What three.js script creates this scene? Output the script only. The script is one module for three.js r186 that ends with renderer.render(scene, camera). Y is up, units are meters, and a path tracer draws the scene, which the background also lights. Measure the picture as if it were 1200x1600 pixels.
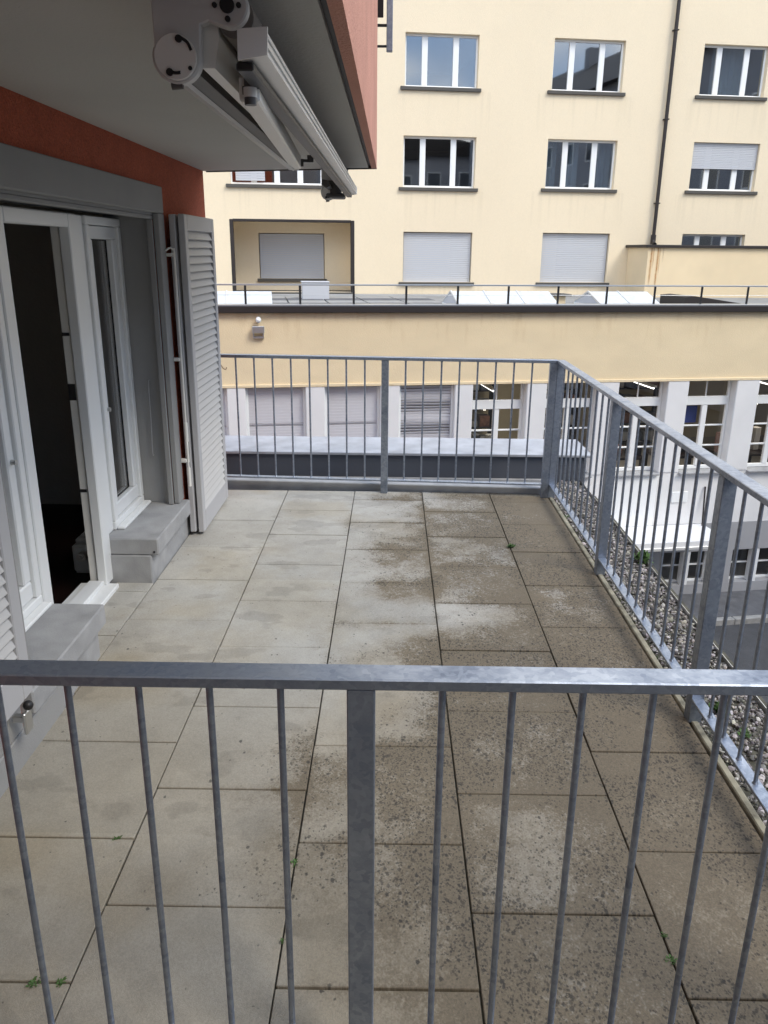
import * as THREE from 'three';
import { mergeGeometries } from 'three/addons/utils/BufferGeometryUtils.js';
import { RectAreaLightUniformsLib } from 'three/addons/lights/RectAreaLightUniformsLib.js';

// ------------------------------------------------------------ renderer, camera, sky, sun
const renderer = new THREE.WebGLRenderer({ antialias: true });
renderer.toneMapping = THREE.LinearToneMapping;
renderer.toneMappingExposure = 1.9;
renderer.shadowMap.enabled = true;
RectAreaLightUniformsLib.init();
const scene = new THREE.Scene();
const camera = new THREE.PerspectiveCamera(65.65, 0.75, 0.05, 400);
camera.position.set(0, 1.709, 0);
camera.setRotationFromMatrix(new THREE.Matrix4().makeBasis(
  new THREE.Vector3(0.99989292, 0.00912785, -0.01143847),
  new THREE.Vector3(-0.01224393, 0.94991224, -0.31227683),
  new THREE.Vector3(0.00801513, 0.31238344, 0.94992228)));
camera.updateMatrixWorld();

// seeded random + periodic value noise
let seed = 12345;
const rnd = () => { seed = (seed * 1664525 + 1013904223) >>> 0; return seed / 4294967296; };
const rr = (a, b) => a + (b - a) * rnd();
const TAB = new Float32Array(65536); for (let i = 0; i < 65536; i++) TAB[i] = rnd();
function vn(x, y, px = 256, py = 256) {
  const xi = Math.floor(x), yi = Math.floor(y); let fx = x - xi, fy = y - yi;
  fx = fx * fx * (3 - 2 * fx); fy = fy * fy * (3 - 2 * fy);
  const x0 = ((xi % px) + px) % px, x1 = (x0 + 1) % px, y0 = ((yi % py) + py) % py, y1 = (y0 + 1) % py;
  const a = TAB[(y0 & 255) * 256 + (x0 & 255)], b = TAB[(y0 & 255) * 256 + (x1 & 255)], c = TAB[(y1 & 255) * 256 + (x0 & 255)], d = TAB[(y1 & 255) * 256 + (x1 & 255)];
  return (a + (b - a) * fx) * (1 - fy) + (c + (d - c) * fx) * fy;
}
function fbm(x, y, o = 4, p = 256) { let s = 0, a = 0.5, t = 0; for (let i = 0; i < o; i++) { s += a * vn(x, y, Math.min(p, 256), Math.min(p, 256)); t += a; x *= 2; y *= 2; p *= 2; a *= 0.5; } return s / t; }
const clamp = (v, a = 0, b = 1) => Math.min(b, Math.max(a, v));
const sstep = (a, b, v) => { const t = clamp((v - a) / (b - a)); return t * t * (3 - 2 * t); };

// sky: bright broken cloud with blue between, no sun disc
{
  const W = 512, H = 256, d = new Float32Array(W * H * 4);
  for (let j = 0; j < H; j++) for (let i = 0; i < W; i++) {
    const el = ((j + 0.5) / H - 0.5) * Math.PI, az = (i + 0.5) / W * Math.PI * 2;
    const y = Math.sin(el), k = (j * W + i) * 4;
    let c = [0.20, 0.20, 0.19];
    if (y > -0.02) {
      const u = Math.cos(az) / (y + 0.22) * 1.6 + 40, v = Math.sin(az) / (y + 0.22) * 1.6 + 40;
      const n = fbm(u, v, 5), cl = sstep(0.40, 0.64, n), e = 0.75 + 0.5 * fbm(u * 1.7 + 9, v * 1.7 + 3, 4);
      const h = Math.pow(1 - clamp(y), 6);
      const b = [0.36 + 0.48 * h, 0.56 + 0.38 * h, 0.92 + 0.08 * h];
      const w = [1.50 * e, 1.44 * e, 1.34 * e];
      c = b.map((q, m) => q * (1 - cl) + w[m] * cl);
    }
    d[k] = c[0]; d[k + 1] = c[1]; d[k + 2] = c[2]; d[k + 3] = 1;
  }
  const t = new THREE.DataTexture(d, W, H, THREE.RGBAFormat, THREE.FloatType);
  t.mapping = THREE.EquirectangularReflectionMapping; t.magFilter = THREE.LinearFilter; t.minFilter = THREE.LinearFilter; t.needsUpdate = true;
  scene.background = t; scene.environment = t;
}
const sun = new THREE.DirectionalLight(new THREE.Color(1, 0.93, 0.82), 1.5);
sun.position.set(17, 24, 5); sun.target.position.set(0, 0, -8);
sun.castShadow = true; sun.shadow.radius = 44; sun.shadow.mapSize.set(2048, 2048);
Object.assign(sun.shadow.camera, { left: -30, right: 30, top: 30, bottom: -30, near: 1, far: 90 });
scene.add(sun); scene.add(sun.target);

// ------------------------------------------------------------ textures and materials
function dataTex(w, h, fn, color = true) {
  const d = new Uint8Array(w * h * 4);
  for (let j = 0; j < h; j++) for (let i = 0; i < w; i++) {
    const c = fn(i, j), k = (j * w + i) * 4;
    if (typeof c === 'number') { d[k] = d[k + 1] = d[k + 2] = clamp(c) * 255; }
    else for (let m = 0; m < 3; m++) { let v = clamp(c[m]); if (color) v = v <= 0.0031308 ? v * 12.92 : 1.055 * Math.pow(v, 1 / 2.4) - 0.055; d[k + m] = v * 255; }
    d[k + 3] = 255;
  }
  const t = new THREE.DataTexture(d, w, h); t.wrapS = t.wrapT = THREE.RepeatWrapping; t.magFilter = THREE.LinearFilter; t.minFilter = THREE.LinearMipmapLinearFilter; t.generateMipmaps = true;
  if (color) t.colorSpace = THREE.SRGBColorSpace; t.needsUpdate = true; return t;
}
const rep = (t, metres, my) => { const c = t.clone(); c.repeat.set(1 / metres, 1 / (my || metres)); c.needsUpdate = true; return c; };
const grainT = dataTex(512, 512, (i, j) => 0.55 * fbm(i / 4, j / 4, 2, 128) + 0.45 * fbm(i / 32, j / 32, 4, 16), false);
const coarseT = dataTex(512, 512, (i, j) => { const a = fbm(i / 8, j / 8, 3, 64), b = vn(i / 3, j / 3, 171, 171); return a * 0.7 + b * 0.3; }, false);
const cloudT = (base, amp, per = 8) => dataTex(256, 256, (i, j) => { const n = fbm(i / 256 * per, j / 256 * per, 5, per) - 0.5; return base.map(b => b * (1 + amp * n)); });
const M = {};
const mat = (name, c, rough = 0.8, metal = 0, extra = {}) => {
  const m = new THREE.MeshStandardMaterial({ roughness: rough, metalness: metal, ...extra }); if (c) m.color.setRGB(...c); m.name = name; M[name] = m; return m;
};
const plaster = (name, base, amp, bump, tile, per = 6, size = 5) => mat(name, null, 0.93, 0, { map: rep(cloudT(base, amp, per), size), bumpMap: rep(coarseT, tile), bumpScale: bump });
const redT = dataTex(512, 512, (i, j) => { const k = 0.72 + 0.62 * (0.6 * vn(i / 2.4, j / 2.4, 213, 213) + 0.4 * fbm(i / 40, j / 40, 4, 13)) - 0.02; return [0.43 * k, 0.094 * k, 0.042 * k]; });
mat('redPlaster', null, 0.95, 0, { map: rep(redT, 1.4), bumpMap: rep(coarseT, 0.55), bumpScale: 0.014 });
plaster('soffitPaint', [0.48, 0.465, 0.425], 0.14, 0.0012, 0.6, 6, 3);
plaster('greyPaint', [0.29, 0.287, 0.28], 0.14, 0.0008, 0.35, 8, 1.2);
plaster('sillConcrete', [0.33, 0.33, 0.33], 0.45, 0.001, 0.3, 12, 1.0);
plaster('whiteWall', [0.75, 0.745, 0.735], 0.14, 0.002, 0.5, 6, 3);
plaster('greyWall', [0.35, 0.35, 0.36], 0.14, 0.002, 0.5, 6, 3);
plaster('roomWall', [0.45, 0.41, 0.36], 0.1, 0.001, 0.6, 4, 4);
plaster('workRoom', [0.48, 0.41, 0.28], 0.2, 0.001, 0.6, 5, 3);
plaster('neighbourWall', [0.30, 0.31, 0.34], 0.2, 0.002, 0.6, 6, 6);
plaster('roofFelt', [0.27, 0.265, 0.25], 0.5, 0.002, 0.4, 10, 4);
mat('white', [0.80, 0.81, 0.80], 0.38);
mat('offWhite', [0.78, 0.76, 0.71], 0.42);
mat('shutterGrey', [0.44, 0.435, 0.44], 0.5);
mat('shutterSlat', [0.50, 0.49, 0.475], 0.5);
mat('houseGlass', [0.09, 0.10, 0.115], 0.06);
mat('gasket', [0.012, 0.012, 0.013], 0.6);
mat('blackMetal', [0.022, 0.021, 0.022], 0.45, 0.3);
mat('darkCoping', [0.030, 0.024, 0.022], 0.55, 0.2);
mat('sillStone', [0.085, 0.078, 0.068], 0.8, 0, { bumpMap: rep(grainT, 0.4), bumpScale: 0.001 });
mat('steel', [0.55, 0.55, 0.54], 0.35, 0.9);
mat('aluminium', [0.72, 0.71, 0.68], 0.42, 0.4);
mat('awningGrey', [0.58, 0.57, 0.55], 0.5, 0.0);
mat('awningDark', [0.10, 0.095, 0.09], 0.5, 0.3);
mat('fabric', [0.22, 0.20, 0.18], 0.95);
mat('rollerGrey', [0.52, 0.53, 0.55], 0.5);
mat('blind', [0.58, 0.575, 0.60], 0.5);
mat('curtain', [0.58, 0.60, 0.62], 0.95, 0, { side: THREE.DoubleSide });
mat('darkRoom', [0.40, 0.37, 0.33], 0.95);
mat('wood', [0.075, 0.03, 0.015], 0.5, 0, { map: rep(dataTex(256, 256, (i, j) => { const g = fbm(i / 3, j / 90, 4, 85); return [0.05 + 0.09 * g, 0.02 + 0.036 * g, 0.010 + 0.018 * g]; }), 0.6), color: 0xffffff });
mat('fasciaBlue', [0.075, 0.082, 0.10], 0.55, 0.15, { bumpMap: rep(grainT, 0.8), bumpScale: 0.001 });
mat('copingLight', null, 0.6, 0.1, { map: rep(cloudT([0.37, 0.385, 0.415], 0.6, 10), 1.2), bumpMap: rep(grainT, 0.5), bumpScale: 0.001 });
mat('asphalt', null, 0.92, 0, { map: rep(dataTex(512, 512, (i, j) => { const n = 0.6 * vn(i / 2, j / 2, 256, 256) + 0.8 * (fbm(i / 64, j / 64, 4, 8) - 0.5); const v = 0.05 + 0.045 * n; return [v, v * 0.985, v]; }), 1.6), bumpMap: rep(grainT, 0.4), bumpScale: 0.004 });
mat('pavement', null, 0.92, 0, { map: rep(cloudT([0.12, 0.12, 0.125], 0.7, 16), 2.5), bumpMap: rep(grainT, 0.4), bumpScale: 0.003 });
mat('kerbStone', null, 0.9, 0, { map: rep(cloudT([0.30, 0.29, 0.27], 0.5, 12), 1), bumpMap: rep(grainT, 0.3), bumpScale: 0.002 });
mat('ground', null, 0.95, 0, { map: rep(cloudT([0.14, 0.14, 0.13], 0.4, 12), 6) });
mat('edging', null, 0.9, 0, { map: rep(cloudT([0.27, 0.25, 0.185], 1.4, 20), 0.9), bumpMap: rep(grainT, 0.25), bumpScale: 0.002 });
mat('jointSand', null, 0.95, 0, { map: rep(cloudT([0.075, 0.07, 0.05], 1.5, 24), 0.5) });
mat('tileRed', null, 0.9, 0, { map: rep(cloudT([0.16, 0.075, 0.05], 1.3, 24), 1.5) });
// galvanised steel: crystalline spangle
{
  const N = 512, C = 46, pts = []; for (let i = 0; i < C * C; i++) pts.push([rnd(), rnd(), rnd(), rnd() * Math.PI]);
  const cell = (u, v) => {
    const cx = Math.floor(u * C), cy = Math.floor(v * C); let b = 9, id = 0, b2 = 9;
    for (let dy = -1; dy <= 1; dy++) for (let dx = -1; dx <= 1; dx++) {
      const gx = (cx + dx + C) % C, gy = (cy + dy + C) % C, p = pts[gy * C + gx];
      const ex = u * C - (cx + dx + p[0]), ey = v * C - (cy + dy + p[1]), q = ex * ex + ey * ey;
      if (q < b) { b2 = b; b = q; id = gy * C + gx; } else if (q < b2) b2 = q;
    } return pts[id];
  };
  const val = (i, j) => { const w = 0.04 * (fbm(i / 20, j / 20, 3, 26) - 0.5), u = i / N + w, v = j / N - w, p = cell(u, v); return 0.30 * p[2] + 0.12 * vn(i / 2.2 * Math.cos(p[3]) + j / 9, j / 2.2, 233, 233) + 0.75 * fbm(i / 64, j / 64, 4, 8) - 0.1; };
  const map = rep(dataTex(N, N, (i, j) => { const q = val(i, j); return [0.20 + 0.26 * q, 0.232 + 0.27 * q, 0.288 + 0.285 * q]; }), 0.55);
  const rgh = rep(dataTex(N, N, (i, j) => { const q = val(i, j); return [0, 0.36 + 0.24 * (1 - q), 1]; }, false), 0.55);
  mat('galvanised', null, 1, 0.93, { map, roughnessMap: rgh, bumpMap: rep(grainT, 0.12), bumpScale: 0.0002 });
}
const glass = new THREE.MeshPhysicalMaterial({ color: 0xffffff, roughness: 0.02, transmission: 1, thickness: 0, ior: 1.5 });
const coatGlass = new THREE.MeshPhysicalMaterial({ color: new THREE.Color().setRGB(0.62, 0.68, 0.72), roughness: 0.02, transmission: 1, thickness: 0, ior: 2.5 });

// ------------------------------------------------------------ geometry and naming helpers
const used = {};
const numbered = n => { if (!(n in used)) { used[n] = 0; return n; } return `${n}_${String(++used[n]).padStart(3, '0')}`; };
function uvMetric(g, ox = 0, oy = 0) {
  if (g.index) g = g.toNonIndexed();
  const p = g.attributes.position, n = p.count, uv = new Float32Array(n * 2);
  const a = new THREE.Vector3(), b = new THREE.Vector3(), c = new THREE.Vector3();
  for (let i = 0; i < n; i += 3) {
    a.fromBufferAttribute(p, i); b.fromBufferAttribute(p, i + 1).sub(a); c.fromBufferAttribute(p, i + 2).sub(a); b.cross(c);
    const x = Math.abs(b.x), y = Math.abs(b.y), z = Math.abs(b.z);
    for (let k = i; k < i + 3; k++) {
      const X = p.getX(k), Y = p.getY(k), Z = p.getZ(k);
      if (y >= x && y >= z) { uv[2 * k] = X + ox; uv[2 * k + 1] = -Z + oy; } else if (x >= z) { uv[2 * k] = Z + ox; uv[2 * k + 1] = Y + oy; } else { uv[2 * k] = X + ox; uv[2 * k + 1] = Y + oy; }
    }
  }
  g.setAttribute('uv', new THREE.BufferAttribute(uv, 2)); return g;
}
function cham(w, h, d, r) {                                   // box with chamfered edges, 44 triangles
  r = Math.min(r, w * 0.45, h * 0.45, d * 0.45);
  const H = [w / 2, h / 2, d / 2], pos = [];
  const P = (s, t) => [0, 1, 2].map(k => s[k] * (k === t ? H[k] : H[k] - r));
  const tri = (a, b, c) => {
    const u = [b[0] - a[0], b[1] - a[1], b[2] - a[2]], v = [c[0] - a[0], c[1] - a[1], c[2] - a[2]];
    const n = [u[1] * v[2] - u[2] * v[1], u[2] * v[0] - u[0] * v[2], u[0] * v[1] - u[1] * v[0]];
    if (n[0] * (a[0] + b[0] + c[0]) + n[1] * (a[1] + b[1] + c[1]) + n[2] * (a[2] + b[2] + c[2]) < 0) pos.push(...a, ...c, ...b); else pos.push(...a, ...b, ...c);
  };
  const quad = (a, b, c, e) => { tri(a, b, c); tri(a, c, e); };
  for (let t = 0; t < 3; t++) for (const s of [-1, 1]) {
    const u = (t + 1) % 3, v = (t + 2) % 3, q = (x, y) => { const k = [0, 0, 0]; k[t] = s; k[u] = x; k[v] = y; return P(k, t); };
    quad(q(-1, -1), q(1, -1), q(1, 1), q(-1, 1));
  }
  for (let c = 0; c < 3; c++) { const a = (c + 1) % 3, b = (c + 2) % 3; for (const sa of [-1, 1]) for (const sb of [-1, 1]) { const k = z => { const q = [0, 0, 0]; q[a] = sa; q[b] = sb; q[c] = z; return q; }; quad(P(k(-1), a), P(k(1), a), P(k(1), b), P(k(-1), b)); } }
  for (const x of [-1, 1]) for (const y of [-1, 1]) for (const z of [-1, 1]) tri(P([x, y, z], 0), P([x, y, z], 1), P([x, y, z], 2));
  const g = new THREE.BufferGeometry(); g.setAttribute('position', new THREE.Float32BufferAttribute(pos, 3)); g.computeVertexNormals(); g.setAttribute('uv', new THREE.BufferAttribute(new Float32Array(pos.length / 3 * 2), 2)); return g;
}
const bb = (x0, x1, y0, y1, z0, z1, r = 0) => {
  const w = Math.abs(x1 - x0), h = Math.abs(y1 - y0), d = Math.abs(z1 - z0);
  const g = r ? cham(w, h, d, r) : new THREE.BoxGeometry(w, h, d).toNonIndexed(); g.translate((x0 + x1) / 2, (y0 + y1) / 2, (z0 + z1) / 2); return g;
};
const cyl = (r, a, b, seg = 10, r2 = r) => {
  const A = new THREE.Vector3(...a), Bv = new THREE.Vector3(...b), d = Bv.clone().sub(A), g = new THREE.CylinderGeometry(r2, r, d.length(), seg);
  g.applyQuaternion(new THREE.Quaternion().setFromUnitVectors(new THREE.Vector3(0, 1, 0), d.clone().normalize())); g.translate(...A.add(Bv).multiplyScalar(0.5).toArray()); return g.toNonIndexed();
};
const tube = (pts, r, seg = 24, rs = 8) => new THREE.TubeGeometry(new THREE.CatmullRomCurve3(pts.map(p => new THREE.Vector3(...p))), seg, r, rs).toNonIndexed();
function panel(x0, x1, y0, y1, holes, z0, thick) {            // a wall in XY with real openings, front face at z0
  const s = new THREE.Shape(); s.moveTo(x0, y0); s.lineTo(x1, y0); s.lineTo(x1, y1); s.lineTo(x0, y1); s.closePath();
  for (const [a, b, c, d] of holes) { const h = new THREE.Path(); h.moveTo(a, c); h.lineTo(a, d); h.lineTo(b, d); h.lineTo(b, c); h.closePath(); s.holes.push(h); }
  const g = new THREE.ExtrudeGeometry(s, { depth: thick, bevelEnabled: false }); g.translate(0, 0, z0 - thick); return g.index ? g.toNonIndexed() : g;
}
function mesh(name, geos, m, parent, keepUV) {
  let g = Array.isArray(geos) ? mergeGeometries(geos.map(q => { const c = q.index ? q.toNonIndexed() : q; for (const k of Object.keys(c.attributes)) if (!['position', 'normal', 'uv'].includes(k)) c.deleteAttribute(k); return c; })) : geos;
  if (!keepUV) g = uvMetric(g, keepUV === undefined ? 0 : 0);
  const o = new THREE.Mesh(g, m); o.name = parent ? name : numbered(name); o.castShadow = o.receiveShadow = true; (parent || scene).add(o); return o;
}
function group(name, parent, pos = [0, 0, 0], ry = 0) { const g = new THREE.Group(); g.name = parent ? name : numbered(name); g.position.set(...pos); g.rotation.y = ry; (parent || scene).add(g); return g; }
const tag = (o, label, category, grp) => { o.userData.label = label; o.userData.category = category; if (grp) o.userData.group = grp; return o; };
const struct = (o, label) => { o.userData.kind = 'structure'; if (label) o.userData.label = label; return o; };

// ============================================================ SETTING: street
const GY = -5.42;
struct(mesh('ground', bb(-90, 90, GY - 0.4, GY - 0.13, -110, 90), M.ground));
{
  const road = group('road', null, [0, GY - 0.12, -15.084], 0.1634); struct(road);
  mesh('asphalt_surface', bb(-40, 20, -0.05, 0, 1.35, 14), M.asphalt, road);
  const pv = group('pavement', null, [0, GY, -15.084], 0.1634); struct(pv);
  mesh('pavement_surface', bb(-40, 20, -0.15, 0, 0.0, 1.19), M.pavement, pv);
  for (let i = 0; i < 14; i++) mesh('kerb_stone', bb(-2 + i * 1.0, -2 + i * 1.0 + 0.99, -0.16, 0.004, 1.2, 1.345, 0.012), M.kerbStone, pv);
}

// ============================================================ SETTING: terrace floor with its slabs
const TX0 = -1.52, TX1 = 1.28, TZ0 = -5.75, TZ1 = -0.85;
const slabMap = (() => {
  const W = 1400, H = 2048, sx = (TX1 - TX0) / W, sz = (TZ1 - TZ0) / H;
  const joints = [-1.2676, -0.7676, -0.2676, 0.2324, 0.7324, 1.16], offs = [0.02, 0.28, 0.026, 0.285, 0.038];
  const dirtF = new Float32Array(W * H), cf = [];
  for (let j = 0; j < H; j++) for (let i = 0; i < W; i++) {
    const x = TX0 + (i + 0.5) * sx, z = TZ0 + (j + 0.5) * sz;
    let col = 0; while (col < 4 && x > joints[col + 1]) col++;
    const fr = (((z - offs[col]) / 0.5) % 1 + 1) % 1, row = Math.floor((z - offs[col]) / 0.5);
    const ex = Math.min(Math.abs(x - joints[col]), Math.abs(joints[col + 1] - x)), ez = Math.min(fr, 1 - fr) * 0.5, e = Math.min(ex, ez);
    const sh = TAB[((row + 40) * 7 + col * 31) & 65535];
    const n1 = fbm(x * 2.2 + 7, z * 2.2 + 31, 4), n2 = fbm(x * 9 + 3, z * 9 + 50, 4), n3 = fbm(x * 40 + 11, z * 40 + 250, 3);
    // algae and dirt gather on the open side of the terrace; each slab has taken it differently
    let d = sstep(-0.40, 0.50, x + (n1 - 0.5) * 1.25 + (sh - 0.5) * 0.30) * (0.62 + 0.5 * n2);
    d = Math.max(d, (0.42 + 0.2 * n2) * sstep(0.05, 0.45, x + 0.25 * (n2 - 0.5)));
    const open = sstep(-0.65, 0.35, x + (n1 - 0.5) * 0.8), je = e + 0.012 * (n3 - 0.5);
    d += Math.exp(-Math.max(0, je) / (0.012 + 0.06 * n1 * n2)) * (0.10 + 0.55 * open) * (0.3 + n2);   // grime along the joints
    d += 0.30 * sstep(0.60, 0.74, fbm(x * 3.1 + 60, z * 3.1 + 9, 5)) * (0.25 + 0.75 * open) * (0.4 + n3);
    d -= 0.12 * sstep(0.55, 0.72, fbm(x * 3.6 + 90, z * 3.6 + 20, 5)) * sstep(0.03, 0.16, e) * n3 * 1.6;
    d += 0.12 * (n3 - 0.5) + 0.10 * sstep(0.55, 0.8, n2);
    const hf = 0.5 * fbm(x * 90 + 5, z * 90 + 300, 2) + 0.5 * vn(i / 1.6, j / 1.6);
    d += (sh - 0.45) * 0.30 * open + 0.14 * sstep(0.45, 1.1, x); d = clamp(d, 0, 1.2); d *= 0.55 + 0.75 * sstep(0.28, 0.70, hf + (d - 0.55) * 0.35); dirtF[j * W + i] = clamp(d, 0, 1.25);
  }
  const dots = new Float32Array(W * H);
  for (let k = 0; k < 140000; k++) {
    const i = Math.floor(rnd() * W), j = Math.floor(rnd() * H), d = dirtF[j * W + i], x = TX0 + i * sx, z = TZ0 + j * sz;
    const cl = fbm(x * 5 + 2, z * 5 + 77, 3) + 0.16 * (TAB[(Math.floor((z + 9) / 0.5) * 29 + Math.floor((x + 9.2676) / 0.5) * 91) & 65535] - 0.6);
    if (rnd() > Math.max(0.006, (d - 0.12) * 1.2 * sstep(0.28, 0.6, cl))) continue;
    const R = rr(0.7, 1.35) + (rnd() < 0.08 ? rr(0.5, 1.6) : 0), s = rr(0.6, 1);
    for (let b = -5; b <= 5; b++) for (let a = -5; a <= 5; a++) { const q = i + a, w = j + b; if (q < 0 || w < 0 || q >= W || w >= H) continue; const m = Math.hypot(a * 1.0 + (rnd() - 0.5), b * 0.85 + (rnd() - 0.5)); if (m < R) dots[w * W + q] = Math.max(dots[w * W + q], s); }
  }
  return dataTex(W, H, (i, jj) => {
    const j = jj, x = TX0 + (i + 0.5) * sx, z = TZ0 + (j + 0.5) * sz, d = dirtF[j * W + i], q = dots[j * W + i];
    const g = 0.84 + (0.22 + 0.22 * d) * vn(i / 1.5, j / 1.5) + 0.06 * (vn(i / 0.9, j / 0.9) - 0.5) + 0.12 * (fbm(x * 14, z * 14 + 100, 4) - 0.5), w = fbm(x * 1.3 + 5, z * 1.3 + 80, 3);
    const tn = 0.94 + 0.12 * TAB[(Math.floor((z + 9) / 0.5) * 13 + Math.floor((x + 9.2676) / 0.5) * 57) & 65535], br = sstep(-3.6, -2.0, z + 1.2 * (w - 0.5)), c0 = [(0.385 - 0.075 * br + 0.03 * w) * tn, (0.379 - 0.092 * br + 0.012 * w) * tn, (0.352 - 0.112 * br - 0.012 * w) * tn], c1 = [0.142, 0.115, 0.078];
    const mo = 1 + 0.26 * (fbm(x * 3.3 + 41, z * 3.3 + 77, 5) - 0.5) + 0.14 * (fbm(x * 17 + 4, z * 17 + 9, 3) - 0.5), tb = sstep(0.46, 0.70, fbm(x * 2.1 + 13, z * 2.1 + 55, 5)) * 0.16, sm = sstep(0.63, 0.72, fbm(x * 5.2 + 70, z * 8.5 + 33, 5)) * 0.16;
    return c0.map((v0, m) => { const v = v0 * mo * (1 - tb * [0.55, 0.8, 1.25][m]) * (1 - sm); let y = (v + (c1[m] - v) * Math.min(1, d)) * g; y *= 1 - 0.18 * Math.max(0, d - 1); return y * (1 - 0.78 * q) + 0.012 * q; });
  });
})();
slabMap.wrapS = slabMap.wrapT = THREE.MirroredRepeatWrapping;
mat('slab', null, 0.86, 0, { map: slabMap, bumpMap: (() => { const t = grainT.clone(); t.repeat.set((TX1 - TX0) / 0.16, (TZ1 - TZ0) / 0.16); t.needsUpdate = true; return t; })(), bumpScale: 0.0012 });
const floorG = struct(group('terrace_floor'));
mesh('slab_bed', bb(-1.5, 1.53, -0.30, -0.013, -5.68, 1.44), M.jointSand, floorG);
{
  const cols = [[-1.2676, -0.7676, 0.02], [-0.7676, -0.2676, 0.28], [-0.2676, 0.2324, 0.026], [0.2324, 0.7324, 0.285], [0.7324, 1.158, 0.038], [-1.47, -1.2676, 0.19]];
  const cutU = g => { const p = g.attributes.position, uv = g.attributes.uv; for (let i = 0; i < p.count; i++) uv.setXY(i, (p.getX(i) - TX0) / (TX1 - TX0), (p.getZ(i) - TZ0) / (TZ1 - TZ0)); return g; };
  cols.forEach(([x0, x1, off], ci) => {
    for (let k = -12; k <= 5; k++) {
      let z0 = off + k * 0.5, z1 = z0 + 0.5; if (z1 < -5.6 || z1 > 1.45) continue; z0 = Math.max(z0, -5.69);
      if (ci === 5) { if (z1 < -3.9 || z1 > -2.7) continue; z0 = Math.max(z0, -3.925); }
      const g1 = rr(0.002, 0.0036), g2 = rr(0.0022, 0.004), dy = rr(-0.0022, 0.0018);
      const g = cham(x1 - x0 - 2 * g1, 0.04, z1 - z0 - 2 * g2, 0.002); g.rotateY(rr(-0.0025, 0.0025)); g.rotateX(rr(-0.002, 0.002)); g.translate((x0 + x1) / 2, -0.02 + dy, (z0 + z1) / 2);
      mesh('paving_slab', cutU(g), M.slab, floorG, true);
    }
  });
  for (let k = 0; k < 7; k++) mesh('edging_strip', bb(1.163, 1.19, -0.035, 0.006 + rr(-0.002, 0.002), -5.66 + k * 1.0, -5.66 + k * 1.0 + 0.994, 0.004), M.edging, floorG);
  const kb = group('rear_kerb', floorG, [-0.06, 0, -5.755], -0.0536);
  mesh('kerb_board', bb(-1.3, 1.24, -0.04, 0.05, -0.05, 0.03, 0.006), M.sillConcrete, kb);
}
// gravel strip outside the railing
{
  struct(mesh('gravel_bed', bb(1.192, 1.488, -0.3, -0.028, -6.04, 1.4), M.jointSand));
  const base = new THREE.IcosahedronGeometry(1, 0), p = base.attributes.position, seen = {};
  for (let i = 0; i < p.count; i++) { const key = [p.getX(i), p.getY(i), p.getZ(i)].map(v => v.toFixed(3)).join(); seen[key] = seen[key] || [rr(0.75, 1.15), rr(0.55, 0.85), rr(0.75, 1.15)]; const s = seen[key]; p.setXYZ(i, p.getX(i) * s[0], p.getY(i) * s[1], p.getZ(i) * s[2]); }
  base.computeVertexNormals();
  const N = 15000, im = new THREE.InstancedMesh(base, mat('pebble', [1, 1, 1], 0.85), N), q = new THREE.Object3D(), c = new THREE.Color();
  for (let i = 0; i < N; i++) {
    const big = rnd() < 0.3, r = big ? rr(0.009, 0.0145) : rr(0.005, 0.009);
    q.position.set(rr(1.2, 1.482), -0.022 + rr(0, 0.022), rr(-6.03, -0.2)); q.rotation.set(rnd() * 6.3, rnd() * 6.3, rnd() * 6.3); q.scale.set(r, r * rr(0.7, 1), r * rr(0.8, 1.3)); q.updateMatrix(); im.setMatrixAt(i, q.matrix);
    const t = rnd(), v = t < 0.22 ? rr(0.34, 0.52) : t < 0.65 ? rr(0.17, 0.3) : rr(0.07, 0.14); c.setRGB(v, v * rr(0.86, 0.97), v * rr(0.74, 0.93)); im.setColorAt(i, c);
  }
  im.name = numbered('gravel'); im.userData = { kind: 'stuff', label: 'mixed pale and dark pebbles filling the strip outside the railing', category: 'gravel' }; im.castShadow = im.receiveShadow = true; scene.add(im);
  tag(mesh('gravel_stop_edge', [bb(1.488, 1.4905, -0.2, 0.014, -6.04, 1.4), bb(1.488, 1.55, -0.206, -0.2, -6.04, 1.4)], M.steel), 'thin bright metal edge holding the pebble strip above the street', 'metal edge');
  // moss in the gap beside the edging
  const blade = new THREE.ConeGeometry(0.35, 1, 4), NM = 5200, mm = new THREE.InstancedMesh(blade, mat('mossGreen', [1, 1, 1], 0.95), NM);
  for (let i = 0; i < NM; i++) {
    let z, n; do { z = rr(-5.66, -0.6); n = fbm(z * 2.5 + 30, 4, 3); } while (rnd() > sstep(0.36, 0.6, n));
    q.position.set(1.193 + Math.abs(rr(-0.055, 0.055)) * rnd() * 1.4 + 0.002, -0.014, z); q.rotation.set(rr(-0.7, 0.7), rnd() * 6, rr(-0.7, 0.7)); const s = rr(0.008, 0.022); q.scale.set(s * 0.5, s, s * 0.5); q.updateMatrix(); mm.setMatrixAt(i, q.matrix);
    const g = rr(0.5, 1.1); if (rnd() < 0.45) c.setRGB(0.075 * g, 0.062 * g, 0.03 * g); else c.setRGB(0.055 * g, 0.085 * g, 0.022 * g); mm.setColorAt(i, c);
  }
  mm.name = numbered('moss'); mm.userData = { kind: 'stuff', label: 'dark green moss in the gap between edging strip and gravel', category: 'moss' }; mm.receiveShadow = mm.castShadow = true; scene.add(mm);
}
// storey below the terrace
struct(mesh('terrace_substructure', bb(-1.28, 1.53, GY - 0.1, -0.31, -6.5, 1.44), M.whiteWall), 'painted storey carrying the terrace');

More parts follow.
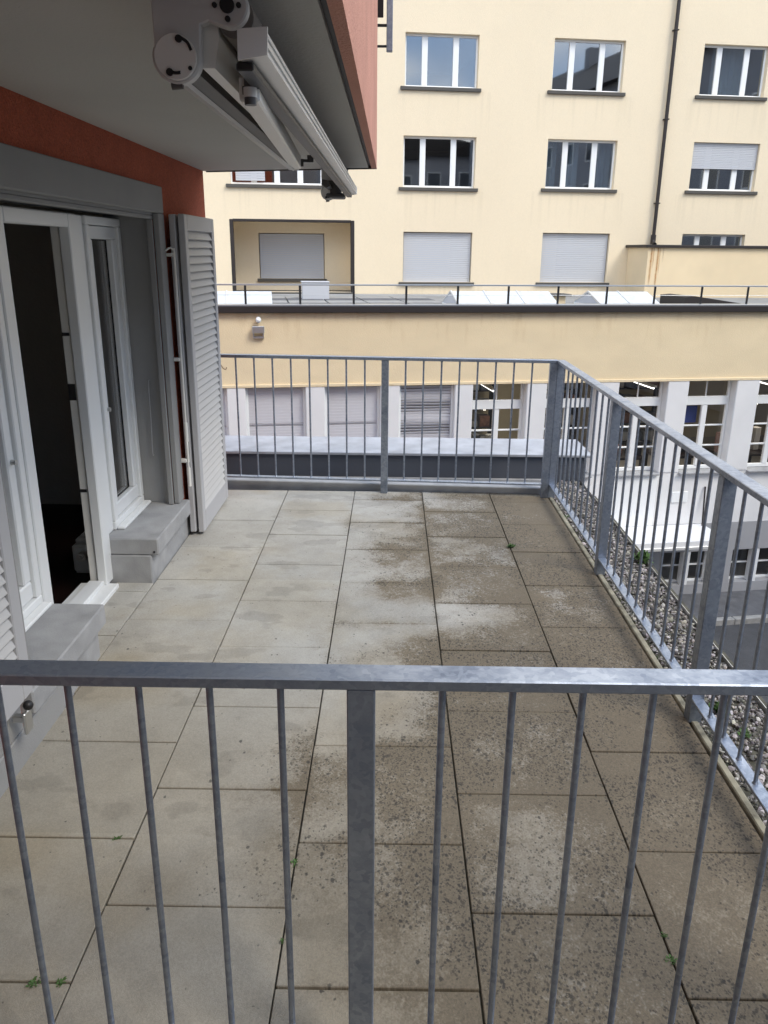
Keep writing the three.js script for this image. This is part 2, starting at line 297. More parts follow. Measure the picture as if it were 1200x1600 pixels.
// ============================================================ RED BUILDING
const red = tag(group('red_building', null, [-1.28, 0, 0]), 'red plastered apartment building with grey shutters, open balcony door and jutting upper balcony', 'building');
const RX = x => x + 1.28;                                        // world x to building x
{
  // facade in its own plane: local shape x = -world z, turned so that its front faces +x
  const face = (name, holes, y0, y1, a, b, m) => { const g = panel(a, b, y0, y1, holes, 0, 0.3); g.rotateY(Math.PI / 2); return mesh(name, g, m, red); };
  face('wall', [[2.45, 4.62, -0.25, 1.9]], -0.3, 9.6, -6, 5.73, M.redPlaster);
  mesh('side_wall', bb(-7.5, -0.3, GY, 9.6, -5.73, -5.45), M.redPlaster, red);
  mesh('rear_wall', bb(-7.5, -7.2, GY, 9.6, -5.45, 6), M.redPlaster, red);
  mesh('end_wall', bb(-7.2, -0.3, GY, 9.6, 5.7, 6), M.redPlaster, red);
  mesh('return_wing', bb(0.003, 3.6, GY, 9.6, 1.45, 6), M.greyWall, red);
  mesh('roof', bb(-7.7, 0.3, 9.6, 9.85, -5.95, 6.2), M.darkCoping, red);
  mesh('roof', bb(0.301, 3.9, 9.6, 9.85, 1.15, 6.2), M.darkCoping, red);
  mesh('lower_wall', bb(-0.3, -0.002, GY, -0.302, -5.73, 6), M.whiteWall, red);
  // room behind the door
  mesh('room_floor', bb(-5, -0.3, -0.16, -0.045, -5.45, -0.8), M.wood, red);
  mesh('room_ceiling', bb(-5, -0.3, 2.32, 2.45, -5.45, -0.8), M.roomWall, red);
  mesh('room_partition', [bb(-5.1, -5, -0.16, 2.45, -5.45, -0.8), bb(-5, -0.3, -0.16, 2.45, -0.9, -0.8)], M.roomWall, red);
  mesh('room_wall', bb(-5, -0.3, -0.16, 2.45, -5.45, -5.42), M.roomWall, red);
  // grey door surround: lintel, two jambs, reveals
  const sur = M.greyPaint;
  mesh('lintel', bb(-0.02, 0.012, 1.893, 2.03, -4.65, -2.38, 0.004), sur, red);
  mesh('lintel_soffit', bb(-0.30, -0.021, 1.882, 1.899, -4.60, -2.47), sur, red);
  mesh('lintel_bead', bb(-0.06, -0.021, 1.862, 1.8815, -4.58, -2.49, 0.004), sur, red);
  for (const s of [0, 1]) {
    const zo = s ? -2.38 : -4.65, zi = s ? -2.49 : -4.54, zr = s ? -2.453 : -4.617, zq = s ? -2.53 : -4.575;
    mesh('jamb', bb(-0.02, 0.012, 0.252, 1.892, zo, zi, 0.004), sur, red);
    mesh('jamb_bead', bb(-0.05, -0.021, 0.252, 1.86, zi + (s ? 0.0 : 0.0), zi + (s ? -0.018 : 0.018), 0.003), sur, red);
    mesh('reveal', bb(-0.30, -0.052, 0.252, 1.881, zr, zq), sur, red);
  }
  mesh('shutter_pull_rail', tube([[-0.12, 0.988, -4.572], [-0.12, 0.99, -4.558], [-0.125, 0.75, -4.556], [-0.13, 0.545, -4.558], [-0.13, 0.545, -4.572]], 0.003, 30, 6), M.greyWall, red);
  // sill boxes beside the door: overhanging cap on a base
  for (const [a, b] of [[-4.64, -3.93], [-3.12, -2.40]]) {
    mesh('sill_cap', bb(-0.235, 0.05, 0.158, 0.25, a, b, 0.006), M.sillConcrete, red);
    mesh('sill_base', bb(-0.235, 0.008, -0.03, 0.157, a - (a < -4 ? 0.16 : 0), b + (a < -4 ? 0.008 : -0.008), 0.005), M.sillConcrete, red);
    mesh('sill_fixing', cyl(0.006, [0.028, 0.178, b + 0.001], [0.028, 0.178, b + 0.005], 8), M.blackMetal, red);
  }
  mesh('skirting', bb(0.001, 0.018, -0.034, 0.118, -2.70, 1.44, 0.004), M.greyPaint, red);
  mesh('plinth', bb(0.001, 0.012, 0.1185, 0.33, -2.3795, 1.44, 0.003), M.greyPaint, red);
  // side windows
  for (const [a, b, flip] of [[-4.573, -4.06, 0], [-3.11, -2.535, 1]]) {
    const w = group('window', red), X0 = -0.29, X1 = -0.21, y0 = 0.252, y1 = 1.86;
    mesh('frame', [bb(X0, X1, y0, y0 + 0.045, a, b, 0.004), bb(X0, X1, y1 - 0.04, y1, a, b, 0.004), bb(X0, X1, y0 + 0.046, y1 - 0.041, a, a + 0.045, 0.004), bb(X0, X1, y0 + 0.046, y1 - 0.041, b - 0.045, b, 0.004)], M.white, w);
    const c = a + 0.048, d = b - 0.048, e = y0 + 0.049, f = y1 - 0.044, t = 0.062, SX0 = -0.285, SX1 = -0.225;
    mesh('sash', [bb(SX0, SX1, e, e + t + 0.015, c, d, 0.006), bb(SX0, SX1, f - t, f, c, d, 0.006), bb(SX0, SX1, e + t + 0.016, f - t - 0.001, c, c + t, 0.006), bb(SX0, SX1, e + t + 0.016, f - t - 0.001, d - t, d, 0.006)], M.white, w);
    mesh('gasket', [bb(-0.262, -0.256, e + t + 0.016, e + t + 0.022, c + t, d - t), bb(-0.262, -0.256, f - t - 0.007, f - t - 0.001, c + t, d - t), bb(-0.262, -0.256, e + t + 0.022, f - t - 0.007, c + t, c + t + 0.006), bb(-0.262, -0.256, e + t + 0.022, f - t - 0.007, d - t - 0.006, d - t)], M.gasket, w);
    mesh('pane', bb(-0.266, -0.262, e + t + 0.016, f - t - 0.001, c + t, d - t), glass, w);
    mesh('drip_sill', bb(-0.209, -0.165, 0.2505, 0.268, a + 0.01, b - 0.01, 0.005), M.white, w);
    mesh('knob', cyl(0.011, [-0.2245, 0.9, flip ? c + 0.03 : d - 0.03], [-0.205, 0.9, flip ? c + 0.03 : d - 0.03], 12), M.steel, w);
  }
  // balcony door, open inwards
  const dr = group('door', red);
  mesh('frame', [bb(-0.255, -0.205, 0.02, 1.86, -3.935, -3.835, 0.005), bb(-0.29, -0.225, 0.252, 1.86, -4.058, -3.937, 0.004), bb(-0.30, -0.205, 0.02, 1.86, -3.20, -3.115, 0.005), bb(-0.27, -0.205, 1.80, 1.86, -3.834, -3.202, 0.005)], M.white, dr);
  mesh('rebate_strip', [bb(-0.30, -0.262, 0.02, 1.83, -3.89, -3.85, 0.003)], M.offWhite, dr);
  for (const [a, b] of [[1.0, 1.08], [1.31, 1.325], [0.53, 0.545]]) mesh('strike_plate', bb(-0.298, -0.264, a, b, -3.8515, -3.8465), M.blackMetal, dr);
  mesh('threshold', [bb(-0.36, -0.155, -0.04, 0.022, -3.868, -3.13, 0.005), bb(-0.30, -0.22, 0.0225, 0.05, -3.834, -3.202, 0.004)], M.white, dr);
  const leaf = [-3.205, -3.265];
  mesh('leaf', [bb(-1.02, -0.31, 0.05, 0.16, leaf[0], leaf[1], 0.005), bb(-1.02, -0.31, 1.70, 1.80, leaf[0], leaf[1], 0.005), bb(-1.02, -0.93, 0.161, 1.699, leaf[0], leaf[1], 0.005), bb(-0.40, -0.31, 0.161, 1.699, leaf[0], leaf[1], 0.005)], M.white, dr);
  mesh('leaf_pane', bb(-0.93, -0.40, 0.161, 1.699, -3.237, -3.233), glass, dr);
  mesh('handle', [cyl(0.008, [-0.97, 0.95, -3.266], [-0.97, 0.95, -3.31], 10), cyl(0.008, [-0.97, 0.95, -3.31], [-0.86, 0.95, -3.31], 10)], M.steel, dr);
  // folding shutters standing open against the wall
  const yS1 = 1.895;
  for (const [a, b, yS0, px] of [[-5.445, -4.685, 0.02, 0], [-2.35, -1.59, 0.285, -0.035]]) {
    const sh = group('shutter', red, [px, 0, 0]), x0 = 0.078, x1 = 0.114, st = 0.065;
    mesh('frame', [bb(x0, x1, yS0, yS1, a, a + st, 0.004), bb(x0, x1, yS0, yS1, b - st, b, 0.004), bb(x0, x1, yS0, yS0 + 0.13, a + st + 0.0005, b - st - 0.0005, 0.004), bb(x0, x1, yS1 - 0.085, yS1, a + st + 0.0005, b - st - 0.0005, 0.004)], M.shutterGrey, sh);
    const n = 37, y0 = yS0 + 0.13, y1 = yS1 - 0.085, sl = cham(0.058, 0.007, b - a - 2 * st - 0.004, 0.002); sl.rotateZ(-1.12);
    const sg = uvMetric(sl);
    for (let k = 0; k < n; k++) { const m = mesh('slat', sg, M.shutterSlat, sh, true); m.position.set(0.098, y0 + (k + 0.5) * (y1 - y0) / n, (a + b) / 2); m.rotation.z = rr(-0.02, 0.02); }
    mesh('back_leaf', [bb(0.030, 0.064, yS0 + 0.005, yS1 - 0.003, a, a + st, 0.004), bb(0.030, 0.064, yS0 + 0.005, yS1 - 0.003, b - st + 0.012, b + 0.012, 0.004), bb(0.030, 0.064, yS0 + 0.005, yS0 + 0.13, a + st + 0.001, b - st + 0.011, 0.004), bb(0.030, 0.064, yS1 - 0.09, yS1 - 0.003, a + st + 0.001, b - st + 0.011, 0.004), bb(0.043, 0.05, y0, y1, a + st + 0.001, b - st + 0.011)], M.shutterGrey, sh);
  }
  for (const y of [1.678, 1.098, 0.49]) {
    const h = group('hinge', red, [0.012, y, -4.652]);
    mesh('strap', bb(-0.008, 0.03, -0.009, 0.009, -0.03, 0.012, 0.002), M.offWhite, h);
    mesh('pin', cyl(0.009, [0.033, -0.012, -0.022], [0.033, 0.036, -0.022], 10), M.offWhite, h);
  }
  const hb = group('shutter_catch', red, [0.03, 0.215, -2.29]);
  mesh('bracket', [bb(0, 0.05, -0.012, 0.012, -0.012, 0.012, 0.003), bb(0.04, 0.052, -0.05, 0.03, -0.025, 0.025, 0.004)], M.steel, hb);
  mesh('knob', new THREE.SphereGeometry(0.017, 14, 10).translate(0.055, 0.05, 0).toNonIndexed(), M.blackMetal, hb);
  // upper balcony above the terrace
  const bal = group('balcony', red), S = 2.205;
  const slab = (pts, y0, y1) => { const s = new THREE.Shape(); pts.forEach(([x, z], i) => i ? s.lineTo(x, -z) : s.moveTo(x, -z)); s.closePath(); const g = new THREE.ExtrudeGeometry(s, { depth: y1 - y0, bevelEnabled: false }); g.rotateX(-Math.PI / 2); g.translate(0, y0, 0); return g.toNonIndexed(); };
  mesh('floor_slab', slab([[0.001, 1.445], [0.001, -5.729], [RX(-0.165), -5.42], [RX(-0.165), 1.445]], S, S + 0.17), M.soffitPaint, bal);
  mesh('drip_groove', slab([[RX(-0.1645), 1.445], [RX(-0.1645), -5.415], [RX(-0.146), -5.412], [RX(-0.146), 1.445]], S + 0.014, S + 0.17), M.gasket, bal);
  plaster('redPlasterLit', [0.60, 0.29, 0.21], 0.3, 0.006, 0.5, 8, 2.5);  // red plaster of the parapet, paler: its light and haze put into the colour
  mesh('parapet', slab([[RX(-0.1455), 1.445], [RX(-0.1455), -5.412], [RX(-0.112), -5.405], [RX(-0.112), 1.445]], S - 0.004, 3.42), M.redPlasterLit, bal);
  mesh('slab_edge', slab([[0.02, -5.73], [RX(-0.165), -5.4215], [RX(-0.1125), -5.408], [RX(-0.1125), -5.432], [0.02, -5.755]], S - 0.006, S + 0.17), M.darkCoping, bal);
  mesh('parapet_coping', slab([[RX(-0.18), 1.445], [RX(-0.18), -5.43], [RX(-0.085), -5.43], [RX(-0.085), 1.445]], 3.421, 3.46), M.aluminium, bal);
}
// radiator inside the room
{
  const r = tag(group('radiator', null, [-1.69, -0.02, -4.13]), 'white ribbed radiator with round valve inside the dark doorway', 'radiator');
  for (let k = 0; k < 9; k++) mesh('rib', bb(-0.1, 0.0, -0.02, 0.165 - (k === 0 ? 0.02 : 0), -0.07 - k * 0.058, -0.02 - k * 0.058, 0.012), M.white, r);
  mesh('foot', [bb(-0.09, -0.01, -0.025, -0.019, -0.068, -0.03), bb(-0.09, -0.01, -0.025, -0.019, -0.48, -0.44)], M.white, r);
  mesh('valve', [cyl(0.026, [-0.03, 0.09, -0.018], [-0.03, 0.09, 0.03], 16), cyl(0.012, [-0.03, 0.09, 0.03], [-0.03, 0.09, 0.045], 12)], M.offWhite, r);
}
// awning crank hanging by the shutter
{
  const c = tag(group('awning_crank', null, [-1.215, 0, -4.61]), 'thin beige awning crank hanging beside the hinged shutter', 'crank');
  mesh('rod', cyl(0.0055, [0, 1.66, 0], [0, 0.73, 0.005], 8), M.offWhite, c);
  mesh('hook', tube([[0, 1.655, 0], [0, 1.70, 0.004], [-0.02, 1.715, 0.004], [-0.045, 1.70, 0.004]], 0.005, 16, 6), M.offWhite, c);
  mesh('grip', [cyl(0.0095, [0, 0.735, 0.005], [0, 0.62, 0.006], 10), cyl(0.0095, [0, 0.46, 0.006], [0, 0.345, 0.007], 10)], M.offWhite, c);
  mesh('elbow', tube([[0, 0.625, 0.006], [0.004, 0.59, 0.022], [0.004, 0.54, 0.024], [0, 0.50, 0.016], [0, 0.455, 0.006]], 0.006, 20, 7), M.offWhite, c);
}
// upper-floor rail fixed to the balcony's end
{
  const g = tag(group('balcony_rail_end', null, [-0.11, 2.9, -5.45]), 'grey steel rail post bracketed to the end of the red balcony', 'railing');
  mesh('post', bb(0.05, 0.088, -0.012, 0.75, -0.165, -0.125, 0.003), M.galvanised, g);
  mesh('arm', bb(-0.02, 0.05, 0.012, 0.024, -0.155, -0.135, 0.002), M.blackMetal, g); mesh('arm', bb(-0.02, 0.05, 0.125, 0.139, -0.155, -0.135, 0.002), M.blackMetal, g);
  mesh('arm_mount', bb(-0.034, -0.02, -0.01, 0.75, -0.165, 0.019, 0.002), M.blackMetal, g);
  mesh('panel', bb(-0.0195, 0.03, 0.175, 0.75, -0.152, -0.14, 0.002), M.wood, g);
}

// ============================================================ AWNING under the balcony
{
  const a = tag(group('awning', null, [-0.30, 2.075, -1.72]), 'retracted folding arm awning with pale front bar fixed under balcony slab', 'awning');
  const L = 3.9;                                            // runs away from the viewer along -z
  const prof = (pts, z0, z1) => { const s = new THREE.Shape(); pts.forEach(([x, y], i) => i ? s.lineTo(x, y) : s.moveTo(x, y)); s.closePath(); const g = new THREE.ExtrudeGeometry(s, { depth: z0 - z1, bevelEnabled: false }); g.translate(0, 0, z1); return g.toNonIndexed(); };
  // front bar with grooves
  mesh('front_bar', prof([[0.0, -0.018], [0.052, -0.010], [0.052, -0.002], [0.048, -0.001], [0.048, 0.004], [0.053, 0.005], [0.054, 0.013], [0.049, 0.014], [0.049, 0.019], [0.054, 0.020], [0.054, 0.028], [0.050, 0.029], [0.050, 0.034], [0.0, 0.030], [-0.004, 0.006]], 0, -L), M.aluminium, a);
  mesh('front_bar_cap', prof([[-0.003, -0.021], [0.054, -0.012], [0.056, 0.036], [-0.002, 0.032]], 0.008, 0.0005), M.offWhite, a);
  mesh('front_bar_cap', prof([[-0.003, -0.021], [0.054, -0.012], [0.056, 0.036], [-0.002, 0.032]], -L - 0.0005, -L - 0.012), M.offWhite, a);
  mesh('valance_track', bb(-0.012, 0.022, -0.034, -0.0185, -L + 0.02, -0.02, 0.003), M.blackMetal, a);
  // rolled cloth and shaft
  mesh('fabric_roll', cyl(0.038, [-0.018, 0.068, -0.06], [-0.018, 0.068, -L + 0.15], 24), M.fabric, a);
  // side bracket plates
  const plate = (z, sgn) => {
    const p = group('bracket', a, [0, 0, z]);
    const s = new THREE.Shape(); s.moveTo(-0.165, 0.125); s.lineTo(-0.165, 0.0); s.absarc(-0.125, -0.012, 0.0445, Math.PI * 0.9, Math.PI * 2.05, false); s.lineTo(-0.078, 0.045); s.lineTo(-0.06, 0.052); s.absarc(-0.02, 0.075, 0.034, -Math.PI * 0.6, Math.PI * 0.3, false); s.lineTo(0, 0.125); s.closePath();
    const g = new THREE.ExtrudeGeometry(s, { depth: 0.022, bevelEnabled: true, bevelSize: 0.003, bevelThickness: 0.003, bevelSegments: 1, curveSegments: 14 }); g.translate(0, 0, -0.011);
    mesh('plate', g, M.awningGrey, p);
    mesh('round_cover', cyl(0.040, [-0.125, -0.014, 0.012], [-0.125, -0.014, 0.024], 28), M.offWhite, p);
    mesh('cover_bolt', [cyl(0.007, [-0.116, 0.016, 0.0242], [-0.116, 0.016, 0.028], 10), cyl(0.007, [-0.137, -0.041, 0.0242], [-0.137, -0.041, 0.028], 10), cyl(0.004, [-0.097, -0.034, 0.0242], [-0.097, -0.034, 0.027], 10)], M.blackMetal, p);
    mesh('slot', [tube([[-0.112, 0.018, 0.0255], [-0.1, 0.010, 0.0255], [-0.093, -0.004, 0.0255]], 0.003, 10, 5), tube([[-0.134, -0.041, 0.0255], [-0.126, -0.0425, 0.0255], [-0.116, -0.0415, 0.0255]], 0.003, 10, 5)], M.blackMetal, p);
    mesh('shaft_end', [cyl(0.014, [-0.022, 0.075, 0.0145], [-0.022, 0.075, 0.020], 18), cyl(0.0055, [-0.022, 0.052, 0.0145], [-0.022, 0.052, 0.018], 10), cyl(0.005, [-0.046, 0.075, 0.0145], [-0.046, 0.075, 0.018], 10), cyl(0.005, [0.0, 0.075, 0.0145], [0.0, 0.075, 0.018], 10)], M.gasket, p);
    mesh('drain_spout', cyl(0.007, [-0.14, -0.062, 0.004], [-0.118, -0.060, 0.004], 10), M.awningDark, p);
    mesh('mount', bb(-0.17, -0.04, 0.1255, 0.1285, -0.05, 0.05), M.steel, p);
  };
  plate(-0.025, 1); plate(-L + 0.12, -1);
  mesh('gear_box', bb(-0.18, -0.112, 0.085, 0.125, 0.015, 0.075, 0.006), M.awningGrey, a);
  mesh('cover_profile', prof([[-0.084, 0.05], [-0.05, 0.052], [-0.046, 0.03], [-0.058, -0.026], [-0.082, -0.026]], -0.042, -0.9), M.offWhite, a);
  // folded arm: upper arm along the bar, forearm back to it
  mesh('upper_arm', [prof([[-0.158, -0.02], [-0.118, -0.045], [-0.098, -0.03], [-0.112, 0.008], [-0.148, 0.008]], -0.03, -1.86)], M.awningDark, a);
  mesh('arm_cover', [prof([[-0.166, -0.018], [-0.158, -0.036], [-0.12, -0.054], [-0.116, -0.0465], [-0.159, -0.0215]], -0.03, -1.86)], M.awningGrey, a);
  const fa = group('forearm', a);
  const bar = (p0, p1, w, h, m, nm) => { const A = new THREE.Vector3(...p0), Bq = new THREE.Vector3(...p1), d = Bq.clone().sub(A), g = cham(w, h, d.length(), 0.005); const o = new THREE.Object3D(); o.position.copy(A.clone().add(Bq).multiplyScalar(0.5)); o.lookAt(Bq); o.updateMatrix(); g.applyMatrix4(o.matrix); return mesh(nm, g, m, fa); };
  bar([-0.018, -0.034, -0.20], [-0.112, -0.018, -1.88], 0.044, 0.052, M.offWhite, 'forearm_bar');
  mesh('forearm_joint', [cyl(0.013, [-0.014, -0.068, -0.19], [-0.014, -0.012, -0.19], 14), cyl(0.016, [-0.018, -0.046, -0.205], [-0.018, -0.030, -0.205], 14)], M.awningDark, fa);
  mesh('forearm_collar', cyl(0.0145, [-0.014, -0.053, -0.19], [-0.014, -0.034, -0.19], 14), M.offWhite, fa);
  mesh('elbow_joint', cyl(0.022, [-0.125, -0.045, -1.90], [-0.125, 0.01, -1.90], 16), M.awningGrey, fa);
  mesh('arm_rest', [bb(-0.052, -0.03, -0.045, -0.035, -1.60, -1.585), bb(-0.06, -0.05, -0.06, -0.034, -1.60, -1.585), bb(-0.035, -0.012, -0.045, -0.02, -1.60, -1.585)], M.awningDark, a);
  // second arm, its shoulder at the far bracket
  mesh('far_arm', [prof([[-0.150, 0.02], [-0.118, 0.0], [-0.098, 0.012], [-0.112, 0.045], [-0.145, 0.05]], -L + 0.35, -L + 0.02)], M.awningDark, a);
  mesh('far_shoulder', [cyl(0.05, [-0.09, -0.02, -L + 0.1], [-0.09, 0.06, -L + 0.1], 16), bb(-0.14, -0.02, -0.045, -0.015, -L - 0.02, -L + 0.15, 0.008)], M.awningDark, a);
}

// ============================================================ TERRACE RAILINGS
const BP = 0.127, PB = 0.145;
function railing(name, label, pos, ry, len, posts, leftOpen) {
  const g = tag(group('terrace_railing', null, pos, ry), label, 'railing', 'galvanised terrace railings');
  const G = M.galvanised;
  const off = rnd() * 7;
  const mk = (nm, geo) => { const o = mesh(nm, uvMetric(geo, rnd() * 3, rnd() * 3), G, g, true); return o; };
  mk('top_rail', bb(0, len, 0.978, 1.0, -0.028, 0.028, 0.0025));
  mk('bottom_rail', bb(0, len, 0.092, 0.104, -0.022, 0.022, 0.002));
  posts.forEach(x => mk('post', bb(x - 0.025, x + 0.025, 0.0, 0.9775, -0.025, 0.025, 0.0025)));
  const bg = [0, 1, 2].map(k => uvMetric(mergeGeometries([cyl(0.0066, [0, 0.1045, 0], [0, 0.9775, 0], 10), cyl(0.0105, [0, 0.1041, 0], [0, 0.111, 0], 10, 0.007), cyl(0.007, [0, 0.971, 0], [0, 0.9778, 0], 10, 0.0105)]), k * 0.37, k * 0.21));
  for (let i = 0; i + 1 < posts.length; i++) {
    const span = posts[i + 1] - posts[i], n = Math.round((span - 2 * PB) / BP);
    for (let k = 0; k <= n; k++) { const x = posts[i] + PB + k * (span - 2 * PB) / n; const m = mesh('baluster', bg[k % 3], G, g, true); m.position.set(x, 0, 0); m.rotation.y = rnd() * 6; }
  }
  return g;
}
// each runs along its own local +x
railing('rear', 'grey galvanised railing closing the rear edge of the terrace before the white ledge', [-1.285, 0, -5.725], -0.0524, 2.44, [0.02, 1.238, 2.415], 1);
railing('side', 'grey galvanised railing along the gravel strip above the street', [1.176, 0, -5.598], -Math.PI / 2, 7.04, [0.0, 1.46, 2.92, 4.352, 5.7, 7.015], 1);
{ // front divider
  railing('front', 'grey galvanised dividing railing crossing the paving, free of any wall ledge', [-1.25, 0, -1.248], 0, 2.398, [0.02, 1.202, 2.37], 1);
}
tag(mesh('loose_wire', tube([[-1.02, 1.002, -5.70], [-1.0, 0.985, -5.67], [-0.985, 0.94, -5.66], [-0.965, 0.905, -5.665], [-0.95, 0.90, -5.67], [-0.945, 0.915, -5.67]], 0.003, 24, 6).translate(-0.23, 0.0, 0.01), mat('wireBrown', [0.25, 0.12, 0.05], 0.6)), 'short brown wire curling off the rear railing beside the shutter', 'wire');

// ledge beyond the rear railing
{
  const g = tag(group('roof_ledge', null, [0, 0, -6.05]), 'white topped ledge with dark blue grey fascia behind the rear railing', 'ledge');
  mesh('coping', bb(-4.5, 1.57, 0.19, 0.212, -0.53, 0.02, 0.004), M.copingLight, g);
  mesh('fascia', bb(-4.5, 1.53, -0.30, 0.189, -0.50, -0.005), M.fasciaBlue, g);
  mesh('gutter', [bb(-1.4, 1.19, -0.30, -0.05, 0.0, 0.3), bb(-1.4, 1.19, -0.049, 0.012, -0.003, 0.03, 0.004)], M.sillConcrete, g);
}

// ============================================================ YELLOW BUILDING (upper block)
const facadeT = dataTex(1900, 610, (i, j) => {
  const x = -16 + i * 0.02, y = 0.2 + j * 0.02;
  let k = 1 + 0.07 * (fbm(x * 0.45 + 20, y * 0.45 + 9, 4) - 0.5) + 0.02 * (fbm(x * 3, y * 0.5 + 30, 3) - 0.5) + 0.035 * (vn(i / 1.5, j / 1.5) - 0.5), g = 0;
  for (const [a, b, c] of [[0.1, 2.6, 6.2], [4.55, 7.05, 6.2], [9.2, 11.6, 6.2], [0.1, 2.6, 3.46], [4.55, 7.05, 3.5], [9.25, 11.7, 3.5], [0.1, 2.6, 0.7], [4.6, 7.1, 0.7], [-5.1, -1.3, 3.46]]) {
    if (y > c || y < c - 1.4 || x < a - 0.25 || x > b + 0.25) continue;
    const e = Math.min(Math.abs(x - a), Math.abs(x - b)), st = fbm(x * 11 + c * 7, 3 + y * 0.3, 3);
    g += sstep(0.52, 0.78, st + 0.22 * Math.exp(-e * 7)) * sstep(1.4, 0.1, c - y) * 0.05;
  }
  k -= g; return [0.79 * k, (0.672 - 0.01 * g) * k, (0.485 - 0.04 * g) * k];
});
const facadeMap = facadeT.clone(); facadeMap.repeat.set(1 / 38, 1 / 12.2); facadeMap.offset.set(16 / 38, -0.2 / 12.2); facadeMap.needsUpdate = true;
mat('yellowWall', null, 0.93, 0, { map: facadeMap, bumpMap: rep(coarseT, 0.7), bumpScale: 0.006 });
const TU = 7.5 * Math.PI / 180;
const yel = tag(group('yellow_building', null, [0, 0, -25.95], TU), 'tall pale yellow apartment block with three light windows behind the flat roof', 'building');
{
  const win = [ // s0, s1, y0, y1, kind
    [0.27, 2.45, 6.30, 7.70, 'open'], [4.71, 6.9, 6.32, 7.71, 'open'], [9.37, 11.47, 6.32, 7.72, 'curtain'], [13.9, 16.0, 6.32, 7.72, 'open'],
    [0.26, 2.48, 3.56, 4.99, 'open'], [4.71, 6.92, 3.60, 5.0, 'curtain2'], [9.4, 11.6, 3.62, 5.02, 'half'], [13.9, 16.0, 3.62, 5.02, 'open'],
    [0.30, 2.48, 0.79, 2.28, 'shut'], [4.74, 6.95, 0.80, 2.30, 'shut'], [9.38, 11.53, 0.85, 2.32, 'open'], [-4.9, -1.45, 3.56, 4.99, 'band'], [-4.6, -2.4, 6.3, 7.7, 'open']];
  const loggia = [-4.97, -1.23, 0.47, 2.58];
  mesh('wall', panel(-16, 22, 0.2, 12.4, [...win.map(w => [w[0], w[1], w[2], w[3]]), loggia], 0, 0.38), M.yellowWall, yel);
  mesh('side_wall', [bb(-16, -15.7, 0.2, 12.4, -9, -0.381), bb(21.7, 22, 0.2, 12.4, -9, -0.381), bb(-15.7, 21.7, 0.2, 12.4, -9, -8.7)], M.yellowWall, yel);
  mesh('roof', bb(-16.4, 22.4, 12.4, 12.7, -9.3, 0.5), M.darkCoping, yel);
  for (const y of [0.0, 2.85, 5.55, 8.3]) mesh('floor_slab', bb(-15.7, 21.7, y, y + 0.24, -8.7, -0.382), M.darkRoom, yel);
  for (const s of [-0.8, 3.6, 8.2, 12.8]) mesh('partition', bb(s - 0.06, s + 0.06, 0.24, 12.3, -8.7, -0.382), M.darkRoom, yel);
  const lam = (s0, s1, y0, y1, z, n) => { const g = []; const h = (y1 - y0) / n; for (let k = 0; k < n; k++) g.push(cham(s1 - s0, h - 0.004, 0.016, 0.004).translate((s0 + s1) / 2, y0 + (k + 0.5) * h, z)); return g; };
  const curtain = (s0, s1, y0, y1, z) => { const g = new THREE.PlaneGeometry(s1 - s0, y1 - y0, 60, 1), p = g.attributes.position; for (let i = 0; i < p.count; i++) { const x = p.getX(i); p.setZ(i, 0.035 * Math.sin(x * 26 + 2 * Math.sin(x * 5))); } g.computeVertexNormals(); g.translate((s0 + s1) / 2, (y0 + y1) / 2, z); return g; };
  for (const [s0, s1, y0, y1, kind] of win) {
    const w = group('window', yel, [0, 0, 0]), z = -0.15, d = 0.075;
    mesh('sill', bb(s0 - 0.13, s1 + 0.10, y0 - 0.10, y0 - 0.004, -0.14, 0.075, 0.008), M.sillStone, w);
    if (kind === 'shut') { mesh('roller_shutter', lam(s0 + 0.02, s1 - 0.02, y0, y1 - 0.02, -0.11, 26), M.rollerGrey, w); continue; }
    const n = kind === 'band' ? 5 : 3, W = s1 - s0;
    const cuts = n === 3 ? [s0, s0 + W * 0.275, s0 + W * 0.70, s1] : [0, 1, 2, 3, 4, 5].map(k => s0 + W * k / 5);
    mesh('frame', [bb(s0, s1, y0, y0 + 0.06, z - d, z, 0.008), bb(s0, s1, y1 - 0.06, y1, z - d, z, 0.008), bb(s0, s0 + 0.055, y0 + 0.061, y1 - 0.061, z - d, z, 0.008), bb(s1 - 0.055, s1, y0 + 0.061, y1 - 0.061, z - d, z, 0.008)], M.white, w);
    for (let k = 1; k < n; k++) mesh('mullion', bb(cuts[k] - 0.085, cuts[k] + 0.085, y0 + 0.061, y1 - 0.061, z - d - 0.004, z + 0.004, 0.008), M.white, w);
    for (let k = 0; k < n; k++) { const p = mesh('pane', bb(0, 1, 0, 1, -0.003, 0.003), coatGlass, w); const a = cuts[k] + (k ? 0.086 : 0.056), b = cuts[k + 1] - (k < n - 1 ? 0.086 : 0.056); p.scale.set(b - a, y1 - y0 - 0.122, 1); p.position.set(a, y0 + 0.061, z - 0.04); p.rotation.y = rr(-0.003, 0.003); p.rotation.x = rr(-0.003, 0.003); }
    if (kind === 'half') mesh('roller_shutter', lam(s0 + 0.015, s1 - 0.015, y0 + (y1 - y0) * 0.46, y1 - 0.01, -0.09, 15), M.rollerGrey, w);
    if (kind === 'band') mesh('roller_shutter', lam(s0 + 0.16, s0 + 1.02, y0 + 0.1, y1 - 0.01, -0.10, 20), M.rollerGrey, w);
    if (kind === 'curtain') mesh('curtain', [curtain(s0 + W * 0.26, s0 + W * 0.72, y0, y1, -0.5)], M.curtain, w);
    if (kind === 'curtain2') mesh('curtain', [curtain(s0 + 0.02, s0 + W * 0.2, y0, y1, -0.5), curtain(s0 + W * 0.33, s0 + W * 0.52, y0, y1, -0.5), curtain(s1 - 0.5, s1 - 0.02, y0, y1, -0.5)], M.curtain, w);
  }
